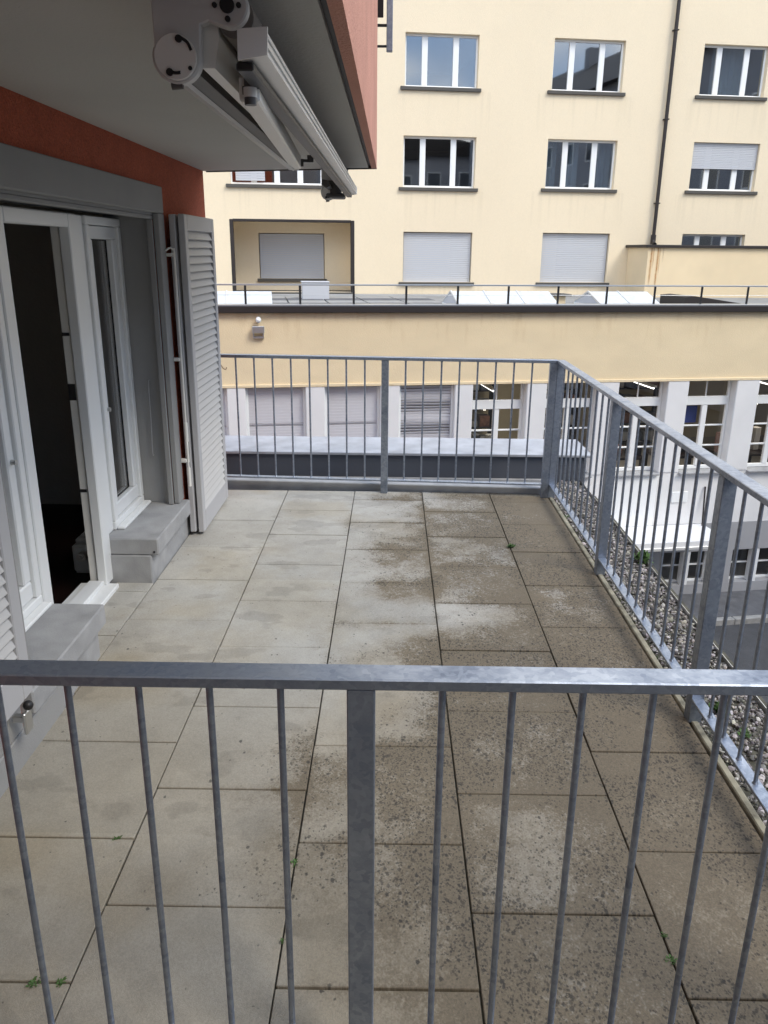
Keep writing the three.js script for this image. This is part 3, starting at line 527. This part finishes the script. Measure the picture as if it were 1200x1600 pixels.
  // recessed loggia
  const lg = group('loggia', yel), [a, b, c, d] = loggia;
  mesh('recess', [panel(a - 0.1, b + 0.1, c, d + 0.1, [[-4.17, -2.08, 0.83, 2.22]], -1.3, 0.2), bb(a - 0.12, a, c, d + 0.1, -1.3, -0.381), bb(b, b + 0.12, c, d + 0.1, -1.3, -0.381), bb(a, b, d, d + 0.1, -1.3, -0.381)], M.yellowWall, lg);
  mesh('loggia_floor', bb(a, b, c - 0.12, c - 0.001, -1.3, 0.05, 0.01), M.sillStone, lg);
  mesh('opening_frame', [bb(a - 0.012, a + 0.09, c, d, -0.30, 0.01, 0.006), bb(b - 0.09, b + 0.012, c, d, -0.30, 0.01, 0.006), bb(a + 0.091, b - 0.091, d - 0.06, d + 0.012, -0.30, 0.01, 0.006)], M.darkCoping, lg);
  mesh('roller_shutter', lam(-4.15, -2.1, 0.83, 2.2, -1.4, 24), M.rollerGrey, lg);
  mesh('shutter_sill', bb(-4.25, -2.02, 0.735, 0.828, -1.42, -1.22, 0.006), M.sillStone, lg);
  // rainwater pipe
  const pp = group('downpipe', yel);
  mesh('pipe', cyl(0.055, [8.36, 2.2, 0.10], [8.36, 12.4, 0.10], 12), M.darkCoping, pp);
  mesh('pipe_shoe', [cyl(0.08, [8.36, 2.0, 0.10], [8.36, 2.28, 0.10], 12), tube([[8.36, 2.15, 0.1], [8.33, 2.02, 0.2], [8.3, 1.99, 0.4]], 0.055, 10, 8)], M.darkCoping, pp);
  for (const y of [3.2, 5.6, 8.0, 10.4]) mesh('pipe_clip', bb(8.285, 8.435, y, y + 0.035, 0.001, 0.165, 0.004), M.darkCoping, pp);
  // one-storey projecting block
  const pj = group('projecting_block', yel);
  mesh('block_wall', bb(7.6, 22, 0.2, 1.88, 0.002, 1.5), M.beigeWall || plaster('beigeWall', [0.75, 0.61, 0.40], 0.16, 0.004, 0.7, 10, 6), pj);
  mesh('block_coping', bb(7.5, 22.05, 1.881, 1.965, -0.0, 1.58, 0.01).translate(0, 0, 0.004), M.darkCoping, pj);
}
{ // rust runs below the outlet on the block's corner: a stain with its own drip outline
  const N = 128, H = 256, d = new Uint8Array(N * H * 4);
  for (let j = 0; j < H; j++) for (let i = 0; i < N; i++) {
    const k = (j * N + i) * 4, v = j / H; let a = 0;
    for (const [c, w, l, s] of [[0.18, 0.05, 0.95, 0.8], [0.30, 0.03, 0.55, 0.6], [0.55, 0.045, 1.0, 0.9], [0.66, 0.03, 0.7, 0.5], [0.85, 0.03, 0.4, 0.4]]) { const u = i / N - c + 0.02 * (fbm(c * 90, v * 9, 3) - 0.5); a = Math.max(a, s * sstep(w * 1.6, w * 0.4, Math.abs(u)) * sstep(1 - l, 1 - l + 0.3, v) * (0.4 + 0.8 * fbm(i / 5, j / 22, 3))); }
    d[k] = d[k + 1] = d[k + 2] = clamp(a * 0.75) * 255; d[k + 3] = 255;
  }
  const t = new THREE.DataTexture(d, N, H); t.magFilter = THREE.LinearFilter; t.needsUpdate = true;
  const m = new THREE.MeshStandardMaterial({ roughness: 0.95, transparent: true, alphaMap: t, polygonOffset: true, polygonOffsetFactor: -2 }); m.color.setRGB(0.48, 0.23, 0.06);
  const pj = yel.children.find(o => o.name === 'projecting_block');
  mesh('rust_stain', new THREE.PlaneGeometry(0.55, 1.25).translate(7.89, 1.25, 1.505), m, pj, true);
}

// ============================================================ WORKSHOP WING (lower block on the street)
const TL = 9.36 * Math.PI / 180;
const wing = tag(group('workshop_wing', null, [0, 0, -15.084], TL), 'beige and white street wing with pillars, divided windows and black roof edge', 'building');
const bandT = dataTex(1024, 128, (i, j) => {
  const u = i / 1024, v = j / 128, s = fbm(u * 256, v * 3, 3, 256), n = fbm(u * 40, v * 5 + 9, 4, 40) - 0.5;
  const drip = sstep(0.55, 0.8, s) * sstep(0.45, 1.0, v + 0.35 * (fbm(u * 180, 2, 2, 180) - 0.5)); const k = 1 + 0.14 * n - 0.08 * drip;
  return [0.77 * k, (0.635 - 0.02 * drip) * k, (0.415 - 0.03 * drip) * k];
});
const bandMap = bandT.clone(); bandMap.repeat.set(1 / 24, 1 / 1.32); bandMap.offset.set(0.5, 0.69 / 1.32); bandMap.needsUpdate = true;
mat('bandWall', null, 0.93, 0, { map: bandMap, bumpMap: rep(coarseT, 0.7), bumpScale: 0.004 });
const HEAD = -0.69, SILL = -2.6, DEEP = 0.30;
const wins = [[-5.65, -4.55, 'blind'], [-4.2, -3.09, 'blind'], [-2.75, -1.64, 'blind'], [-1.28, -0.22, 'blind'], [0.15, 1.23, 'blindwavy'], [1.59, 2.68, 'clear'], [3.08, 4.15, 'clear'], [4.58, 5.62, 'clear'], [6.07, 7.12, 'clear'], [7.62, 8.68, 'clear'], [9.15, 10.2, 'clear'], [10.7, 11.75, 'clear']];
{
  const s0 = -12, s1 = 15;
  mesh('upper_wall', bb(s0, s1, HEAD, 0.63, -DEEP, 0.0), M.bandWall, wing);
  mesh('head_trim', bb(s0, s1, HEAD - 0.03, HEAD + 0.025, 0.001, 0.03, 0.006), M.bandWall, wing);
  mesh('roof_edge', bb(s0 - 0.1, s1 + 0.1, 0.631, 0.755, -0.35, 0.10, 0.012), M.darkCoping, wing);
  mesh('roof_flashing', bb(s0 - 0.1, s1 + 0.1, 0.756, 0.772, -0.30, 0.06, 0.004), M.steel, wing);
  mesh('roof', bb(s0, s1, 0.30, 0.42, -13.5, -DEEP - 0.001), M.roofFelt, wing);
  // pillars between the windows
  const edges = []; let prev = s0; for (const [a, b] of wins) { edges.push([prev, a]); prev = b; } edges.push([prev, s1]);
  for (const [a, b] of edges) mesh('pillar', bb(a, b, SILL - 0.02, HEAD - 0.001, -DEEP, 0.02, 0.012), M.whiteWall, wing);
  // wall below
  const gw = [[4.45, 5.55], [5.97, 7.12], [7.6, 8.75], [9.2, 10.35], [10.8, 11.9]];
  mesh('parapet_wall', bb(s0, s1, -3.78, SILL - 0.021, -DEEP, 0.0), M.whiteWall, wing);
  mesh('base_wall', panel(s0, s1, GY - 0.1, -3.781, gw.map(([a, b]) => [a, b, -5.2, -4.42]), 0.012, DEEP), M.greyWall, wing);
  for (const [a, b, kind] of wins) {
    const w = group('window', wing), W = b - a, z = -0.2, m = (a + b) / 2;
    mesh('sill', bb(a + 0.002, b - 0.002, SILL - 0.005, SILL + 0.03, -DEEP, 0.10, 0.006).translate(0, -0.05, 0), M.sillConcrete, w);
    if (kind !== 'clear') {
      const n = 34, g = [], h = (HEAD - SILL) / n;
      for (let k = 0; k < n; k++) { const wv = kind === 'blindwavy'; const q = cham(W - 0.09, h * (wv ? 0.94 : 0.99), 0.01, 0.003); q.rotateX(wv ? 0.35 + 0.3 * Math.sin(k * 0.8) : (k === 20 ? 0.5 : k === 14 ? 0.3 : 0.04)); if (wv) q.rotateZ(0.006 * Math.sin(k * 1.7)); q.translate(m, SILL + (k + 0.5) * h, -0.12); g.push(q); }
      mesh('blind', g, M.blind, w);
      mesh('guide_rail', bb(a, a + 0.045, SILL - 0.015, HEAD - 0.002, -0.16, -0.09, 0.004), M.white, w); mesh('guide_rail', bb(b - 0.045, b, SILL - 0.015, HEAD - 0.002, -0.16, -0.09, 0.004), M.white, w);
      continue;
    }
    const T0 = -1.25, T1 = -1.07, f = 0.05, dp = 0.06;
    mesh('frame', [bb(a, a + f, SILL - 0.015, HEAD - 0.002, z - dp, z, 0.006), bb(b - f, b, SILL - 0.015, HEAD - 0.002, z - dp, z, 0.006), bb(a + f, b - f, SILL - 0.015, SILL + 0.06, z - dp, z, 0.006), bb(a + f, b - f, HEAD - 0.035, HEAD - 0.002, z - dp, z, 0.006)], M.white, w);
    mesh('transom', bb(a + f, b - f, T0, T1, z - dp, z + 0.02, 0.008), M.white, w);
    mesh('mullion', bb(m - 0.06, m + 0.06, SILL + 0.061, T0 - 0.001, z - dp, z + 0.01, 0.008), M.white, w);
    mesh('glazing_bar', bb(m - 0.012, m + 0.012, T1, HEAD - 0.036, z - 0.04, z - 0.01, 0.004), M.white, w);
    const hh = (T0 - SILL - 0.06) / 3;
    for (const [p, q] of [[a + f, m - 0.061], [m + 0.061, b - f]]) {
      for (const k of [1, 2]) mesh('glazing_bar', bb(p, q, SILL + 0.06 + hh * k - 0.016, SILL + 0.06 + hh * k + 0.016, z - 0.045, z - 0.01, 0.004), M.white, w);
      for (const k of [0, 1, 2]) mesh('pane', bb(p, q, SILL + 0.06 + hh * k + 0.016, SILL + 0.06 + hh * (k + 1) - 0.016, z - 0.032, z - 0.028), glass, w);
    }
    mesh('pane', bb(a + f, m - 0.012, T1, HEAD - 0.036, z - 0.032, z - 0.028), glass, w); mesh('pane', bb(m + 0.012, b - f, T1, HEAD - 0.036, z - 0.032, z - 0.028), glass, w);
  }
  for (const [a, b] of gw) {
    const w = group('basement_window', wing), m = (a + b) / 2, z = -0.18;
    mesh('frame', [bb(a, b, -5.2, -5.15, z - 0.05, z, 0.005), bb(a, b, -4.47, -4.42, z - 0.05, z, 0.005), bb(a, a + 0.05, -5.149, -4.471, z - 0.05, z, 0.005), bb(b - 0.05, b, -5.149, -4.471, z - 0.05, z, 0.005)], M.white, w);
    mesh('mullion', bb(m - 0.075, m + 0.075, -5.23, -4.42, z + 0.001, 0.0, 0.006), M.white, w);
    mesh('glazing_bar', bb(a + 0.051, b - 0.051, -4.82, -4.785, z - 0.04, z - 0.005, 0.004), M.white, w);
    for (const [p, q] of [[a + 0.05, m - 0.03], [m + 0.03, b - 0.05]]) { mesh('pane', bb(p, q, -5.15, -4.82, z - 0.03, z - 0.026), glass, w); mesh('pane', bb(p, q, -4.785, -4.47, z - 0.03, z - 0.026), glass, w); }
  }
  // rooms
  mesh('room_floor', bb(s0 + 0.3, s1 - 0.3, -3.6, -3.45, -6.5, -DEEP - 0.001), M.darkRoom, wing);
  mesh('room_ceiling', bb(s0 + 0.3, s1 - 0.3, -0.55, -0.4, -6.5, -DEEP - 0.001), M.workRoom, wing);
  mesh('room_wall', [bb(s0 + 0.3, s1 - 0.3, GY, 0.29, -6.8, -6.51), bb(s0, s0 + 0.29, GY, 0.29, -6.8, -DEEP - 0.002), bb(s1 - 0.29, s1, GY, 0.29, -6.8, -DEEP - 0.002), bb(1.34, 1.42, -3.449, -0.551, -6.5, -DEEP - 0.002)], M.workRoom, wing);
  mesh('cellar_floor', bb(s0 + 0.3, s1 - 0.3, GY - 0.1, GY, -6.5, -DEEP - 0.002), M.darkRoom, wing);
  // street entrance canopy, fitting and small wall pieces
  mesh('canopy', bb(4.2, 6.78, -3.92, -3.78, 0.013, 1.0, 0.015), M.whiteWall, wing);
  mesh('canopy_edge', bb(4.19, 6.79, -3.97, -3.905, 0.985, 1.02, 0.006), M.aluminium, wing);
  mesh('white_panel', bb(4.55, 5.62, -3.779, -2.66, 0.001, 0.03, 0.006), M.white, wing);
  mesh('house_sign', bb(6.0, 6.35, -3.28, -3.05, 0.001, 0.025, 0.005), M.white, wing);
  mesh('canopy_stay', cyl(0.018, [6.7, -3.80, 0.15], [6.72, -2.95, 0.03], 8), M.darkCoping, wing);
  mesh('vent_hood', [bb(-2.57, -2.37, 0.18, 0.22, 0.001, 0.06, 0.004), bb(-2.57, -2.545, 0.2201, 0.38, 0.001, 0.07, 0.004), bb(-2.395, -2.37, 0.2201, 0.38, 0.001, 0.07, 0.004), bb(-2.58, -2.36, 0.28, 0.40, 0.0711, 0.12, 0.008)], M.steel, wing);
  mesh('motion_sensor', [cyl(0.045, [-2.46, 0.52, 0.001], [-2.46, 0.52, 0.06], 14), new THREE.SphereGeometry(0.05, 12, 8).translate(-2.46, 0.505, 0.075).toNonIndexed()], M.white, wing);
}
// rail along the flat roof
{
  const g = tag(group('roof_railing', null, wing.localToWorld ? [0, 0.772, -15.084] : [0, 0, 0], TL), 'low black railing along the black edge of the flat roof', 'railing');
  mesh('top_rail', bb(-12, 15, 0.325, 0.352, -0.2, -0.16, 0.004), M.steel, g);
  mesh('wire', cyl(0.005, [-12, 0.16, -0.18], [15, 0.16, -0.18], 5), M.steel, g);
  for (let k = -13; k < 16; k++) mesh('post', bb(k * 0.985 + 0.28 - 0.02, k * 0.985 + 0.28 + 0.02, 0, 0.324, -0.19, -0.17, 0.003), M.blackMetal, g);
}
// things on the flat roof
{
  const L = (s, y, n) => new THREE.Vector3(s, y, n).applyAxisAngle(new THREE.Vector3(0, 1, 0), TL).add(new THREE.Vector3(0, 0, -15.084)).toArray();
  mat('skyPanel', null, 0.35, 0, { map: rep(cloudT([0.60, 0.63, 0.65], 0.35, 14), 1.3) });
  const sky = (s, n, w, d, h, label) => {
    const g = tag(group('skylight', null, L(s, 0.42, n), TL), label, 'skylight', 'white skylights on the flat roof');
    mesh('kerb', [bb(-w / 2, w / 2, 0, 0.14, -d / 2, -d / 2 + 0.06), bb(-w / 2, w / 2, 0, 0.14, d / 2 - 0.06, d / 2), bb(-w / 2, -w / 2 + 0.06, 0, 0.14, -d / 2 + 0.061, d / 2 - 0.061), bb(w / 2 - 0.06, w / 2, 0, 0.14, -d / 2 + 0.061, d / 2 - 0.061)], M.white, g);
    const n2 = Math.max(2, Math.round(w / 0.85)), sl = Math.hypot(d / 2, h), an = Math.atan2(h, d / 2);
    for (const sg of [1, -1]) for (let k = 0; k < n2; k++) { const q = cham(w / n2 - 0.012, 0.03, sl, 0.006); q.rotateX(sg * an); q.translate(-w / 2 + (k + 0.5) * w / n2, 0.15 + h / 2, sg * d / 4); mesh('roof_light_panel', q, M.skyPanel, g); const rb = cham(0.035, 0.045, sl, 0.006); rb.rotateX(sg * an); rb.translate(-w / 2 + k * w / n2 + (k ? 0 : 0.02), 0.165 + h / 2, sg * d / 4); mesh('glazing_rib', rb, M.aluminium, g); }
    for (const e of [-1, 1]) { const t = new THREE.Shape(); t.moveTo(-d / 2 + 0.02, 0.14); t.lineTo(d / 2 - 0.02, 0.14); t.lineTo(0, 0.14 + h - 0.02); t.closePath(); const q = new THREE.ExtrudeGeometry(t, { depth: 0.02, bevelEnabled: false }); q.rotateY(Math.PI / 2); q.translate(e * (w / 2 - 0.02) - 0.01, 0, 0); mesh('gable', q.toNonIndexed(), M.rollerGrey, g); }
    return g;
  };
  sky(-3.6, -3.2, 2.9, 1.6, 0.27, 'long white skylight beside the loggia, its end cut off by shutter');
  sky(3.05, -3.4, 2.35, 1.6, 0.27, 'gabled white skylight standing before the two closed roller shutters');
  sky(6.0, -3.6, 1.5, 1.6, 0.26, 'gabled white skylight beside the projecting beige block');
  const bx = tag(group('roof_box', null, L(-0.9, 0.42, -7.6), TL), 'pale grey box standing on the roof in front of loggia', 'box');
  mesh('casing', bb(-0.36, 0.36, 0, 0.46, -0.25, 0.25, 0.01), M.rollerGrey, bx); mesh('lid', bb(-0.38, 0.38, 0.461, 0.49, -0.27, 0.27, 0.008), M.rollerGrey, bx);
  for (let r = 0; r < 4; r++) for (let c = 0; c < 5; c++) { const q = tag(mesh('roof_slab', bb(-0.48, 0.48, 0, 0.04, -0.48, 0.48, 0.008), r % 2 ? M.kerbStone : M.pavement), 'square grey concrete slab laid on the flat roof before the loggia', 'slab', 'slabs on the flat roof'); q.position.set(...L(-2.2 + c, 0.421, -5.2 - r)); q.rotation.y = TL; }
  const bed = tag(mesh('planting_bed', bb(-1.3, 1.2, 0, 0.07, -1.2, 1.2, 0.02), M.tileRed), 'reddish brown sedum bed on the flat roof beside the concrete slabs', 'plant bed'); bed.position.set(...L(4.2, 0.421, -6.8)); bed.rotation.y = TL;
  const hat = tag(group('roof_vent', null, L(4.85, 0.42, -4.9), TL), 'squat roof vent with flat dark cap between two skylights', 'vent');
  mesh('vent_pipe', bb(-0.3, 0.3, 0, 0.26, -0.2, 0.2, 0.01), M.bandWall, hat); mesh('vent_cap', bb(-0.42, 0.42, 0.261, 0.31, -0.3, 0.3, 0.01), M.sillStone, hat);
  const ht = tag(group('roof_hatch', null, L(8.3, 0.42, -3.4), TL), 'low dark sloping hatch on the roof before the beige block', 'hatch');
  { const t = new THREE.Shape(); t.moveTo(-1.0, 0); t.lineTo(1.5, 0); t.lineTo(1.5, 0.05); t.lineTo(-0.75, 0.36); t.lineTo(-1.0, 0.34); t.closePath(); const q = new THREE.ExtrudeGeometry(t, { depth: 1.2, bevelEnabled: false }); q.translate(0, 0, -0.6); mesh('hatch_cover', q.toNonIndexed(), M.darkCoping, ht); mesh('hatch_rim', bb(-1.05, 1.55, 0.001, 0.05, 0.601, 0.64, 0.004), M.rollerGrey, ht); }
  // workshop interior: lamps, benches, shelves
  for (const [s, lab] of [[2.25, 0], [5.75, 0], [8.6, 0], [4.0, 1]]) {
    const n0 = lab ? -3.2 : -0.8, g = tag(group('tube_lamp', null, L(s, -1.0, n0), TL), 'lit white fluorescent tube hanging under the workshop ceiling', 'lamp', 'fluorescent tubes in the workshop');
    mesh('housing', bb(-0.06, 0.06, 0.02, 0.06, -1.6, 0, 0.006), M.white, g);
    const em = new THREE.MeshStandardMaterial({ emissive: new THREE.Color(1, 0.97, 0.9), emissiveIntensity: 2.2 }); em.color.setRGB(0.8, 0.8, 0.8);
    mesh('tube', cyl(0.019, [0, 0, -0.03], [0, 0, -1.57], 10), em, g);
    mesh('hanger', [cyl(0.004, [0, 0.06, -0.3], [0, 0.449, -0.3], 5), cyl(0.004, [0, 0.06, -1.3], [0, 0.449, -1.3], 5)], M.blackMetal, g);
    const l = new THREE.RectAreaLight(new THREE.Color(1, 0.93, 0.80), 45, 0.05, 1.5); l.position.set(0, -0.03, -0.8); l.rotation.x = -Math.PI / 2; g.add(l);
  }
  const bench = (s, n, i) => {
    const g = tag(group('work_bench', null, L(s, -3.45, n), TL), 'dark work bench cluttered with boxes behind the divided windows', 'bench', 'work benches in the workshop');
    mesh('bench_top', bb(-0.6, 0.6, 0.86, 0.92, -0.35, 0.35, 0.008), M.wood, g);
    for (const x of [-0.54, 0.54]) for (const z of [-0.3, 0.3]) mesh('leg', bb(x - 0.03, x + 0.03, 0, 0.859, z - 0.03, z + 0.03), M.blackMetal, g);
    for (let k = 0; k < 4; k++) { const w = rr(0.12, 0.3), h = rr(0.12, 0.55), x = -0.45 + k * 0.3; const o = tag(mesh('carton', bb(-w / 2, w / 2, 0, h, -w / 2, w / 2, 0.006), [M.tileRed, M.blackMetal, M.roofFelt, M.darkRoom][(k + i) % 4]), 'dark box standing on a bench inside the workshop', 'box', 'boxes on the workshop benches'); o.position.set(...L(s + x, -2.53, n + rr(-0.1, 0.1))); o.rotation.y = TL + rr(-0.3, 0.3); }
  };
  [2.2, 3.7, 5.2, 6.7, 8.2].forEach((s, i) => bench(s, -1.3, i));
  [3.0, 5.4, 7.8].forEach((s, i) => {
    const g = tag(group('storage_shelf', null, L(s, -3.45, -5.9), TL), 'tall dark shelving with stacked goods at the back of the workshop', 'shelf', 'shelves in the workshop');
    mesh('side', bb(-0.75, -0.71, 0, 2.2, -0.2, 0.2), M.wood, g); mesh('side', bb(0.71, 0.75, 0, 2.2, -0.2, 0.2), M.wood, g);
    for (let k = 0; k < 5; k++) { mesh('shelf', bb(-0.709, 0.709, 0.1 + k * 0.5, 0.13 + k * 0.5, -0.2, 0.2), M.wood, g); }
    for (let k = 0; k < 4; k++) for (let c = 0; c < 4; c++) { const h = rr(0.15, 0.34); const o = tag(mesh('storage_bin', bb(-0.14, 0.14, 0, h, -0.15, 0.15, 0.006), [M.fasciaBlue, M.roofFelt, M.tileRed, M.greyWall][(k * 3 + c + i) % 4]), 'small storage bin on a shelf at the back of the workshop', 'bin', 'bins on the workshop shelves'); o.position.set(...L(s - 0.5 + c * 0.34, -3.45 + 0.131 + k * 0.5, -5.9)); o.rotation.y = TL; }
  });
  const ps = tag(mesh('poster', bb(-0.2, 0.2, -0.18, 0.18, -0.002, 0.002), mat('posterBlue', [0.02, 0.035, 0.16], 0.5)), 'dark blue poster hanging inside a street window pane', 'poster'); ps.position.set(...L(6.33, -1.47, -0.36)); ps.rotation.y = TL;
}

// ============================================================ houses the windows mirror, behind the viewer
{
  const house = (label, x0, x1, z0, z1, h, ridge, side) => {
    const g = tag(group('mirrored_house', null, [(x0 + x1) / 2, GY, (z0 + z1) / 2]), label, 'building', 'houses across the side street');
    const w = (x1 - x0) / 2, d = (z1 - z0) / 2;
    mesh('wall', bb(-w, w, 0, h, -d, d), M.neighbourWall, g);
    const s = new THREE.Shape(); s.moveTo(-w - 0.7, h); s.lineTo(w + 0.7, h); s.lineTo(0, h + ridge); s.closePath(); const q = new THREE.ExtrudeGeometry(s, { depth: 2 * d + 1, bevelEnabled: false }); q.translate(0, 0.001, -d - 0.5);
    const roof = mesh('roof', q.toNonIndexed(), M.darkCoping, g); for (const z of [-d * 0.5, d * 0.4]) mesh('chimney', bb(-0.5, 0.5, h + ridge - 0.9, h + ridge + 1.2, z, z + 0.8), M.neighbourWall, roof);
    const win = (pos, ry) => { const v = group('window', g, pos, ry); mesh('frame', [bb(-0.75, 0.75, 0, 0.08, 0, 0.05), bb(-0.75, 0.75, 1.42, 1.5, 0, 0.05), bb(-0.75, -0.67, 0.081, 1.419, 0, 0.05), bb(0.67, 0.75, 0.081, 1.419, 0, 0.05)], M.white, v); mesh('pane', bb(-0.67, 0.67, 0.081, 1.419, 0.001, 0.02), M.houseGlass, v); };
    for (let y = 1.6; y < h - 2; y += 2.9) { if (side === 'x') for (let z = -d + 2; z < d - 1; z += 3.4) win([-w - 0.002, y, z], -Math.PI / 2); else for (let x = -w + 2; x < w - 1; x += 3.4) win([x, y, -d - 0.002], Math.PI); }
  };
  house('long grey house with dark pitched roof beyond the side street', 22, 34, -16, 28, 17.7, 4.3, 'x');
  house('grey house with dark roof closing the street end', -2, 31, 34, 44, 16.2, 3, 'z');
}

// ============================================================ weeds
{
  const leafM = mat('weedLeaf', [0.065, 0.125, 0.03], 0.8, 0, { side: THREE.DoubleSide });
  const weed = (x, y, z, r, n, label, grp, up = 0.5) => {
    const g = [];
    for (let k = 0; k < n; k++) {
      const L = r * rr(0.25, 0.7), w = L * rr(0.45, 0.75), a = rnd() * 6.28, el = rr(0.05, 1.3) * up * 2, s = new THREE.BufferGeometry();
      const P = [[0, 0, 0], [w / 2, 0.1 * L, L * 0.45], [0, 0.0, L], [-w / 2, 0.1 * L, L * 0.45], [0, 0.05 * L, L * 0.5]], v = [];
      for (const t of [[0, 1, 4], [1, 2, 4], [2, 3, 4], [3, 0, 4]]) for (const i of t) v.push(...P[i]);
      s.setAttribute('position', new THREE.Float32BufferAttribute(v, 3)); s.computeVertexNormals(); s.setAttribute('uv', new THREE.Float32BufferAttribute(new Float32Array(24), 2));
      s.translate(0, 0, r * 0.05); s.rotateX(-el); s.rotateY(a); s.translate(rr(-1, 1) * rnd() * 0.7 * r, rr(0, 0.6) * r * up, rr(-1, 1) * rnd() * 0.7 * r); g.push(s);
    }
    const o = mesh('weed', g, leafM); o.position.set(x, y, z); tag(o, label, 'weed', grp); return o;
  };
  for (const [x, z, r] of [[-0.269, -1.885, 0.022], [-0.793, -1.478, 0.018], [-0.855, -1.477, 0.02], [-0.823, -1.979, 0.018], [-0.27, -1.612, 0.016], [0.731, -1.573, 0.02], [0.738, -1.65, 0.014]])
    weed(x, -0.004, z, r, 30, 'tiny green weed sprouting from a slab joint by the dividing railing', 'weeds in the slab joints', 0.3);
  weed(0.738, -0.004, -4.54, 0.035, 60, 'mossy weed tuft in a slab joint far down the terrace', null, 0.4);
  weed(1.21, -0.02, -5.17, 0.05, 70, 'flat green weed in the gap by the corner post', null, 0.3);
  weed(1.30, -0.01, -2.74, 0.055, 90, 'yellow green weed on the pebbles behind the side railing', null, 0.5);
  weed(1.34, -0.01, -2.58, 0.04, 60, 'small weed on the pebbles, next to a larger one', null, 0.4);
  weed(1.475, 0.0, -4.33, 0.075, 150, 'leafy green weed overhanging the metal edge of the gravel', null, 0.6);
}
renderer.render(scene, camera);
